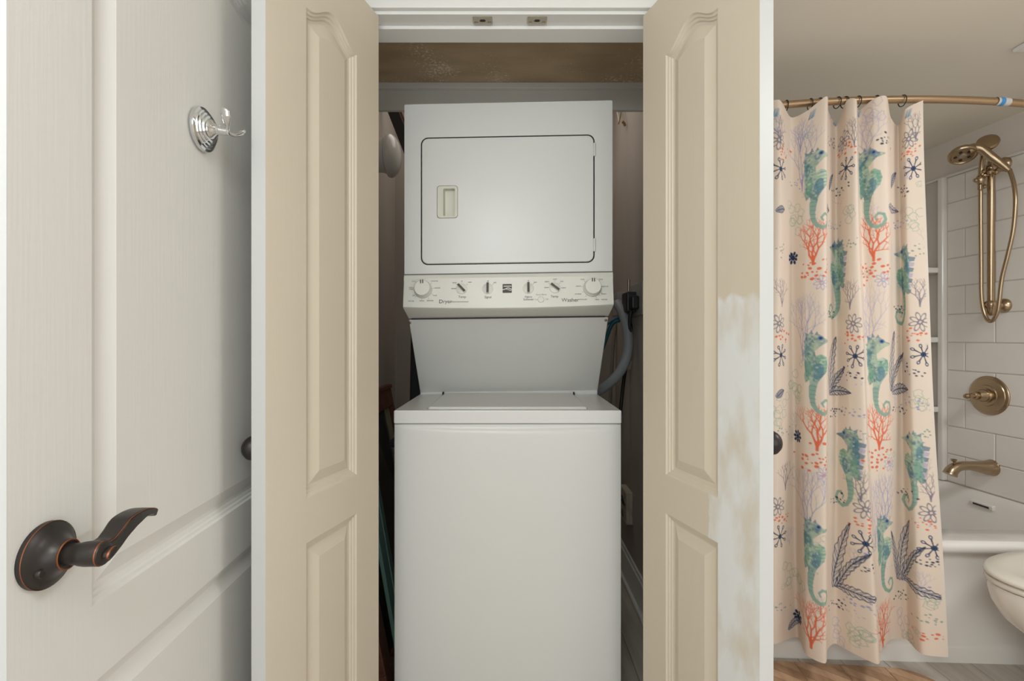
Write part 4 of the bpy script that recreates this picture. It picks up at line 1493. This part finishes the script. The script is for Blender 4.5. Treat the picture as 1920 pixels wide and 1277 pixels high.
def cloth(px, py):
    """where on the cloth (c, d) the picture place (px,py) lies, nearest fold first"""
    v = 0.5
    best = None
    for _ in range(3):
        X, Y, Z = surf(tt, np.full(NT, v))
        col = CX + X / Y * F
        k = np.where(np.abs(col - px) < 1.2)[0]
        if len(k) == 0:
            k = np.array([np.argmin(np.abs(col - px))])
        best = k[np.argmin(Y[k])]
        z = CAMZ - (py - CY) * Y[best] / F
        v = min(1, max(0, (ZT - z) / HGT))
    return float(acc[best]), v * HGT


U = 1.70 / F          # metres on the cloth for one picture pixel


def seahorse(px, py, mir=1, sc=1.0):
    c0, d0 = cloth(px, py)
    k = U / 4.12 * sc

    def T(p):
        return (c0 + mir * (p[0] - 780) * k, d0 + (p[1] - 700) * k)
    P = lambda l: [T(p) for p in l]
    if mir < 0:
        for i, yy in enumerate(range(520, 800, 42)):
            poly(P([(700, yy - 20), (640 + 6 * i, yy - 6), (650 + 6 * i, yy + 22), (702, yy + 26)]), PURPL if i % 2 else TEALB, 0.75)
    poly(P([(688, 480), (700, 435), (735, 412), (752, 432), (800, 422), (835, 455), (888, 468), (885, 478), (830, 495), (800, 520), (768, 548), (700, 560)]), SEAL, 0.85, TEALB)
    for (a, b_, c_) in (((700, 440), (692, 405), (725, 425)), ((735, 420), (745, 385), (760, 425)), ((765, 428), (785, 398), (795, 424))):
        poly(P([a, b_, c_]), SEAB, 0.8)
    poly(P([(688, 480), (768, 540), (775, 600), (812, 580), (850, 600), (864, 650), (850, 700), (815, 750), (792, 785), (777, 850), (770, 900), (742, 900), (738, 850), (730, 780), (700, 740), (684, 620)]), C((170, 194, 172)), 0.9, C((92, 134, 136)))
    poly(P([(775, 590), (812, 575), (852, 598), (866, 650), (850, 705), (800, 730)]), C((196, 208, 184)), 0.85, C((136, 174, 150)))
    for i in range(5):
        y = 600 + 26 * i
        line(P([(785, y + 8), (862 - abs(i - 2) * 6, y)]), 6 * k, GREEN, 0.8)
    ell(*T((792, 705)), 34 * k, 62 * k, 0.2 * mir, SEAB, 0.75)
    ell(*T((712, 560)), 20 * k, 50 * k, 0, TEALB, 0.6)
    ell(*T((725, 690)), 24 * k, 60 * k, 0.1, GREEN, 0.7)
    ell(*T((770, 520)), 26 * k, 30 * k, 0.4, SEAL, 0.5)
    poly(P([(700, 700), (684, 740), (700, 800), (735, 770)]), GREEN, 0.75)
    rs_ = random.Random(int(px) * 7 + int(py))
    for (mx, my, sx_, sy_, nn) in ((735, 600, 34, 110, 26), (765, 720, 38, 80, 22), (755, 860, 14, 60, 8), (750, 480, 45, 32, 12), (820, 650, 24, 60, 8)):
        for _ in range(nn):
            q = rs_.uniform(3, 11) * k
            ell(*T((mx + rs_.gauss(0, .42) * sx_, my + rs_.gauss(0, .45) * sy_)), q, q * rs_.uniform(.5, 1.5), rs_.uniform(0, 3), rs_.choice((SEAB, TEALB, GREEN, SEAL, SEAL, C((206, 210, 190)))), rs_.uniform(.3, .65))
    for i in range(9):
        y_ = 470 + 38 * i
        poly(P([(692 + 3 * i, y_), (672 + 4 * i, y_ + 8), (694 + 3 * i, y_ + 20)]), SEAB, .6)
    tail = [(752, 830), (748, 900), (756, 960), (782, 1005), (825, 1028), (865, 1012), (884, 972), (872, 932), (838, 922), (814, 948), (826, 974)]
    line(P(tail), [w * k for w in (52, 42, 34, 30, 27, 24, 22, 20, 18, 15, 10)], SEA, 0.95)
    for i in range(5):
        y = 820 + 32 * i
        line(P([(735, y), (775, y + 4)]), 5 * k, SEAB, 0.6)
    ell(*T((808, 452)), 20 * k, 18 * k, 0, C((118, 142, 170)), 1)
    ell(*T((808, 452)), 11 * k, 10 * k, 0, C((52, 72, 112)), 1)


def coral(px, py, w, h, col, lw, al=0.95, seed=0, depth=4):
    c0, d0 = cloth(px, py)
    rr = random.Random(seed)

    def grow(x, y, a, L, wd, n):
        x1, y1 = x + math.sin(a) * L * w, y - math.cos(a) * L * h
        mx, my = (x + x1) / 2 + rr.uniform(-.04, .04) * w * U, (y + y1) / 2
        line([(x, y), (mx, my), (x1, y1)], [wd, wd * .85, wd * .7], col, al)
        if n > 0:
            for s in (-1, 1):
                grow(x1, y1, a * 0.75 + s * rr.uniform(.25, .62), L * rr.uniform(.66, .86), wd * .66, n - 1)
            if rr.random() < 0.6:
                grow(mx, my, a + rr.choice((-1, 1)) * rr.uniform(.7, 1.1), L * .55, wd * .5, n - 2)
    base = lw * U
    for a in (-0.42, 0.0, 0.45):
        grow(c0, d0 + h * U * 0.5, a, 0.30 * U, base, depth)
    line([(c0, d0 + h * U * 0.56), (c0, d0 + h * U * 0.40)], base * 1.25, col, al)


def dots(px, py, w, h, n, col, r=2.2, al=0.95):
    c0, d0 = cloth(px, py)
    done = []
    for _ in range(n * 4):
        x, y = c0 + rnd.gauss(0, .5) * w * U * .8, d0 + rnd.gauss(0, .5) * h * U * .8
        q = rnd.uniform(.45, 1.1) * r * U
        if len(done) >= n or any(abs(x - a) < q * 1.3 + b * 1.3 and abs(y - c) < q * .95 + b * .95 for a, c, b in done):
            continue
        done.append((x, y, q))
        ell(x, y, q * 1.35, q * .85, rnd.uniform(-.4, .4), col, al)


def star(px, py, r=19, filled=False, col=None):
    c0, d0 = cloth(px, py)
    col = NAVY if col is None else col
    n = 8
    a0 = rnd.uniform(0, .7)
    ell(c0, d0, 4 * U, 4 * U, 0, SEAB if not filled else col, 1)
    ell(c0, d0, 4 * U, 4 * U, 0, col, 1, ring=1.6 * U)
    for i in range(n):
        a = a0 + 2 * math.pi * i / n
        L = r * U * rnd.uniform(.85, 1.08)
        x, y = c0 + math.cos(a) * L, d0 + math.sin(a) * L
        line([(c0, d0), (x, y)], [1.2 * U, 2.6 * U], col, 1)
        ell(x, y, 3.9 * U, 2.9 * U, a, col, 1)
        if not filled:
            ell(x, y, 2.1 * U, 1.5 * U, a, C((214, 204, 196)), 1)


def flower(px, py, r=17, col=None, lw=1.4):
    c0, d0 = cloth(px, py)
    col = GREY if col is None else col
    a0 = rnd.uniform(0, .7)
    for i in range(8):
        a = a0 + 2 * math.pi * i / 8
        L = r * U * rnd.uniform(.58, .68)
        ell(c0 + math.cos(a) * L, d0 + math.sin(a) * L, r * .42 * U, r * .2 * U, a, col, .9, ring=lw * U)


def feather(px, py, L, wd, ang, col, lw=1.3):
    """leaf growing from (px,py), ang from upright"""
    c0, d0 = cloth(px, py)
    n = 16
    sp, lf, rt = [], [], []
    for i in range(n + 1):
        t = i / n
        a = ang + 0.35 * t * (1 if ang >= 0 else -1)
        x = c0 + math.sin(ang + .18 * t * (1 if ang >= 0 else -1)) * L * U * t
        y = d0 - math.cos(ang + .18 * t * (1 if ang >= 0 else -1)) * L * U * t
        hw = 0.68 * wd * U * (math.sin(math.pi * min(1, t * 0.93 + .07)) ** .8) * (1 + 0.34 * (i % 2))
        nx_, ny_ = math.cos(a), math.sin(a)
        sp.append((x, y))
        lf.append((x - nx_ * hw, y - ny_ * hw))
        rt.append((x + nx_ * hw, y + ny_ * hw))
    wd = wd
    poly(lf + rt[::-1], C((210, 202, 198)), .5)
    line(lf, lw * U, col)
    line(rt, lw * U, col)
    line(sp, lw * 1.4 * U, col)
    for i in range(1, n, 1):
        j = min(n, i + 2)
        line([sp[i], lf[j]], lw * .75 * U, col, .9)
        line([sp[i], rt[j]], lw * .75 * U, col, .9)


def scribble(px, py, w, h, col, al=0.7, n=4):
    c0, d0 = cloth(px, py)
    for _ in range(n):
        x, y = c0 + rnd.uniform(-.4, .4) * w * U, d0 + rnd.uniform(-.4, .4) * h * U
        pts = []
        a = rnd.uniform(0, 6.28)
        for k in range(11):
            pts.append((x + math.cos(a + k * .62) * w * U * .18 * (1 + .35 * math.sin(k * 2.2)), y + math.sin(a + k * .62) * h * U * .18))
        line(pts, 1.0 * U, col, al)


def twig(px, py, w, h, col, seed):
    coral(px, py, w, h, col, 2.4, .8, seed, 3)


def brush(px, py):
    c0, d0 = cloth(px, py)
    for k in range(4):
        line([(c0 - 4 * U + k * 2.6 * U, d0 + 7 * U), (c0 + k * 2.6 * U, d0 - 7 * U)], [2.5 * U, 1.2 * U], BLUEM if k % 2 else TEALB, .8)


# faint fillers all over the ground
for k in range(46):
    px, py = 1455 + (k * 61) % 310, 225 + k * 21.5
    q = k % 4
    if q == 0:
        coral(px, py, 34, 44, PURPL, 1.6, .5, 100 + k, 3)
    elif q == 1:
        scribble(px, py, 30, 30, GREENL, .55, 3)
    elif q == 2:
        coral(px, py, 34, 40, C((176, 168, 170)), 1.5, .6, 100 + k, 3)
    else:
        dots(px, py, 26, 9, 8, rnd.choice((PURPL, GREENL, C((196, 180, 176)))), 1.6, .6)
# faint washes and corals first, then creatures, then ink
for px, py, w, h, s in ((1503, 285, 66, 130, 1), (1622, 250, 66, 90, 2), (1505, 605, 74, 130, 3), (1628, 590, 66, 120, 4), (1512, 930, 78, 130, 5), (1640, 955, 66, 130, 6), (1660, 930, 60, 110, 7), (1500, 240, 50, 70, 9)):
    coral(px, py, w, h, PURP if s % 2 else PURPL, 2.6, .75, s, 4)
for px, py, s in ((1468, 540, 21), (1592, 545, 22), (1722, 540, 23), (1474, 885, 24), (1612, 905, 25), (1742, 905, 26), (1600, 240, 27), (1715, 225, 28), (1465, 235, 29)):
    twig(px, py, 52, 62, GREY, s)
for px, py in ((1490, 395), (1490, 420), (1592, 410), (1718, 412), (1488, 715), (1500, 745), (1725, 755), (1478, 1075), (1500, 1095), (1742, 1130), (1600, 1190), (1612, 1200), (1700, 1190), (1455, 780), (1470, 760)):
    scribble(px, py, 42, 46, GREENL, .8, 5)
for px, py in ((1570, 1185), (1690, 1165), (1560, 200), (1640, 200)):
    scribble(px, py, 34, 50, PURPL, .8, 5)
for px, py, s in ((1524, 447, 31), (1636, 440, 32), (1531, 795, 33), (1646, 795, 34), (1520, 1165, 35), (1655, 1165, 36)):
    coral(px, py, 72, 86, ORANGE, 4.4, .95, s, 4)
for px, py in ((1531, 348), (1630, 348), (1530, 695), (1646, 700), (1526, 1048), (1660, 1035)):
    seahorse(px, py, 1)
for px, py in ((1566, 520), (1692, 530), (1586, 872), (1706, 880)):
    seahorse(px, py, -1)
for px, py in ((1526, 505), (1632, 507), (1526, 862), (1642, 864)):
    dots(px, py, 46, 30, 26, ORANGE, 3.0)
for px, py in ((1470, 283), (1590, 276), (1702, 282), (1465, 630), (1600, 634), (1724, 628), (1468, 970), (1628, 985), (1746, 985), (1650, 1212), (1748, 1196)):
    dots(px, py, 34, 14, 14, ORANGE, 2.6)
for px, py in ((1466, 465), (1592, 456), (1720, 466), (1470, 808), (1610, 815), (1742, 815), (1745, 1166), (1462, 1140)):
    dots(px, py, 34, 14, 13, GREEN, 2.0, .85)
for px, py in ((1692, 356), (1572, 357), (1592, 700), (1712, 697), (1567, 772), (1686, 768), (1567, 935), (1697, 925), (1617, 1066), (1735, 1057), (1568, 1130), (1688, 1114), (1560, 258), (1658, 260), (1688, 580), (1555, 588)):
    dots(px, py, 30, 12, 13, NAVY, 2.1)
for px, py in ((1506, 338), (1690, 420), (1560, 422), (1590, 772), (1712, 756), (1605, 1132), (1716, 1105), (1640, 1030)):
    dots(px, py, 38, 14, 15, PURP, 2.0, .85)
for px, py in ((1463, 263), (1580, 262), (1702, 257), (1463, 607), (1598, 607), (1724, 604), (1460, 950), (1745, 962), (1622, 955)):
    flower(px, py)
for px, py in ((1540, 530), (1655, 525), (1545, 890), (1670, 870)):
    flower(px, py, 13, PURPL, 1.1)
for px, py in ((1466, 317), (1585, 315), (1711, 315), (1466, 666), (1602, 668), (1730, 665), (1464, 1006), (1750, 1028), (1622, 1020)):
    star(px, py)
for px, py in ((1495, 818), (1497, 1157), (1486, 484)):
    star(px, py, 9, True)
for px, py, L, w, a in ((1668, 388, 48, 10, 1.35), (1552, 390, 34, 10, 1.35), (1672, 350, 42, 7, .3), (1556, 355, 40, 6, .3), (1455, 396, 26, 8, 1.2),
                        (1557, 735, 108, 15, .05), (1560, 735, 62, 9, .5), (1556, 738, 66, 10, 1.35), (1672, 733, 116, 14, .03), (1673, 733, 88, 9, .42), (1674, 736, 62, 12, 1.30),
                        (1563, 1100, 138, 13, .09), (1566, 1100, 105, 9, .42), (1568, 1098, 74, 11, 1.40), (1688, 1087, 128, 13, .06), (1690, 1087, 98, 9, .38), (1684, 1085, 104, 10, -.10), (1694, 1084, 72, 10, 1.6),
                        (1455, 745, 26, 8, .9), (1480, 1180, 36, 8, .8)):
    feather(px, py, L, w, a, NAVYL if L < 60 else NAVY)
for px, py in ((1453, 212), (1520, 206), (1566, 206), (1610, 204), (1700, 204)):
    brush(px, py)
# slanted weave lines of the ground
yy, xx = np.mgrid[0:PH, 0:PW]
wv = (0.5 + 0.5 * np.sin(((xx * 1.9 + yy) * PX) * 2 * math.pi / 0.0115)).astype(np.float32)
img *= (1 - 0.055 * wv)[..., None]
# plain hem band along the free edge
img[:, -int(0.012 / PX):] = lin((226, 212, 196))
img = img.reshape(NV, SS, NU, SS, 3).mean((1, 3))

me = bpy.data.meshes.new('cloth')
idx = np.arange(NU * NV).reshape(NV, NU)
quads = np.stack([idx[:-1, :-1], idx[1:, :-1], idx[1:, 1:], idx[:-1, 1:]], -1).reshape(-1, 4)
me.vertices.add(len(co))
me.vertices.foreach_set('co', (co - np.array([1.2, 1.72, 0.0])).astype(np.float32).ravel())
me.loops.add(quads.size)
me.loops.foreach_set('vertex_index', quads.astype(np.int32).ravel())
me.polygons.add(len(quads))
me.polygons.foreach_set('loop_start', (np.arange(len(quads)) * 4).astype(np.int32))
me.polygons.foreach_set('use_smooth', np.ones(len(quads), bool))
me.update(calc_edges=True)
ca = me.color_attributes.new('print', 'FLOAT_COLOR', 'POINT')
rgba = np.ones((NU * NV, 4), np.float32)
rgba[:, :3] = img.reshape(-1, 3)
ca.data.foreach_set('color', rgba.ravel())
M_cloth = mat('printed curtain cloth', (228, 208, 188), 0.85, spec=0.2)
nt = M_cloth.node_tree
an = nt.nodes.new('ShaderNodeAttribute')
an.attribute_name = 'print'
nt.links.new(an.outputs['Color'], nt.nodes['Principled BSDF'].inputs['Base Color'])
me.materials.append(M_cloth)
cu = empty('shower_curtain', (1.2, 1.72, 0.0))
tag(cu, 'cream shower curtain printed with seahorses and coral', 'shower curtain')
o = bpy.data.objects.new('cloth', me)
COL.objects.link(o)
o.parent = cu

# rings
for kr, px in enumerate((1457, 1474, 1519, 1536, 1570, 1584, 1608, 1642, 1692)):
    Yr = 1.72
    for _ in range(3):
        X = (px - CX) * Yr / F
        Yr = rodY(X)
    o = B(Matrix.Translation((X, Yr, RODZ - 0.0045)) @ Matrix.Rotation(R(rnd.uniform(-8, 8)), 4, 'Z')).tube(
        [(0, 0.0185 * math.cos(2 * math.pi * k / 20), 0.0185 * math.sin(2 * math.pi * k / 20)) for k in range(21)], 0.0016, 8, sub=1, caps=False).obj('curtain_ring', M_bronze)
    tag(o, 'thin bronze curtain ring on the rod, ' + ('first', 'second', 'third', 'fourth', 'fifth', 'sixth', 'seventh', 'eighth', 'last')[kr] + ' counting from the closet door', 'curtain ring', 'shower curtain rings on the rod')
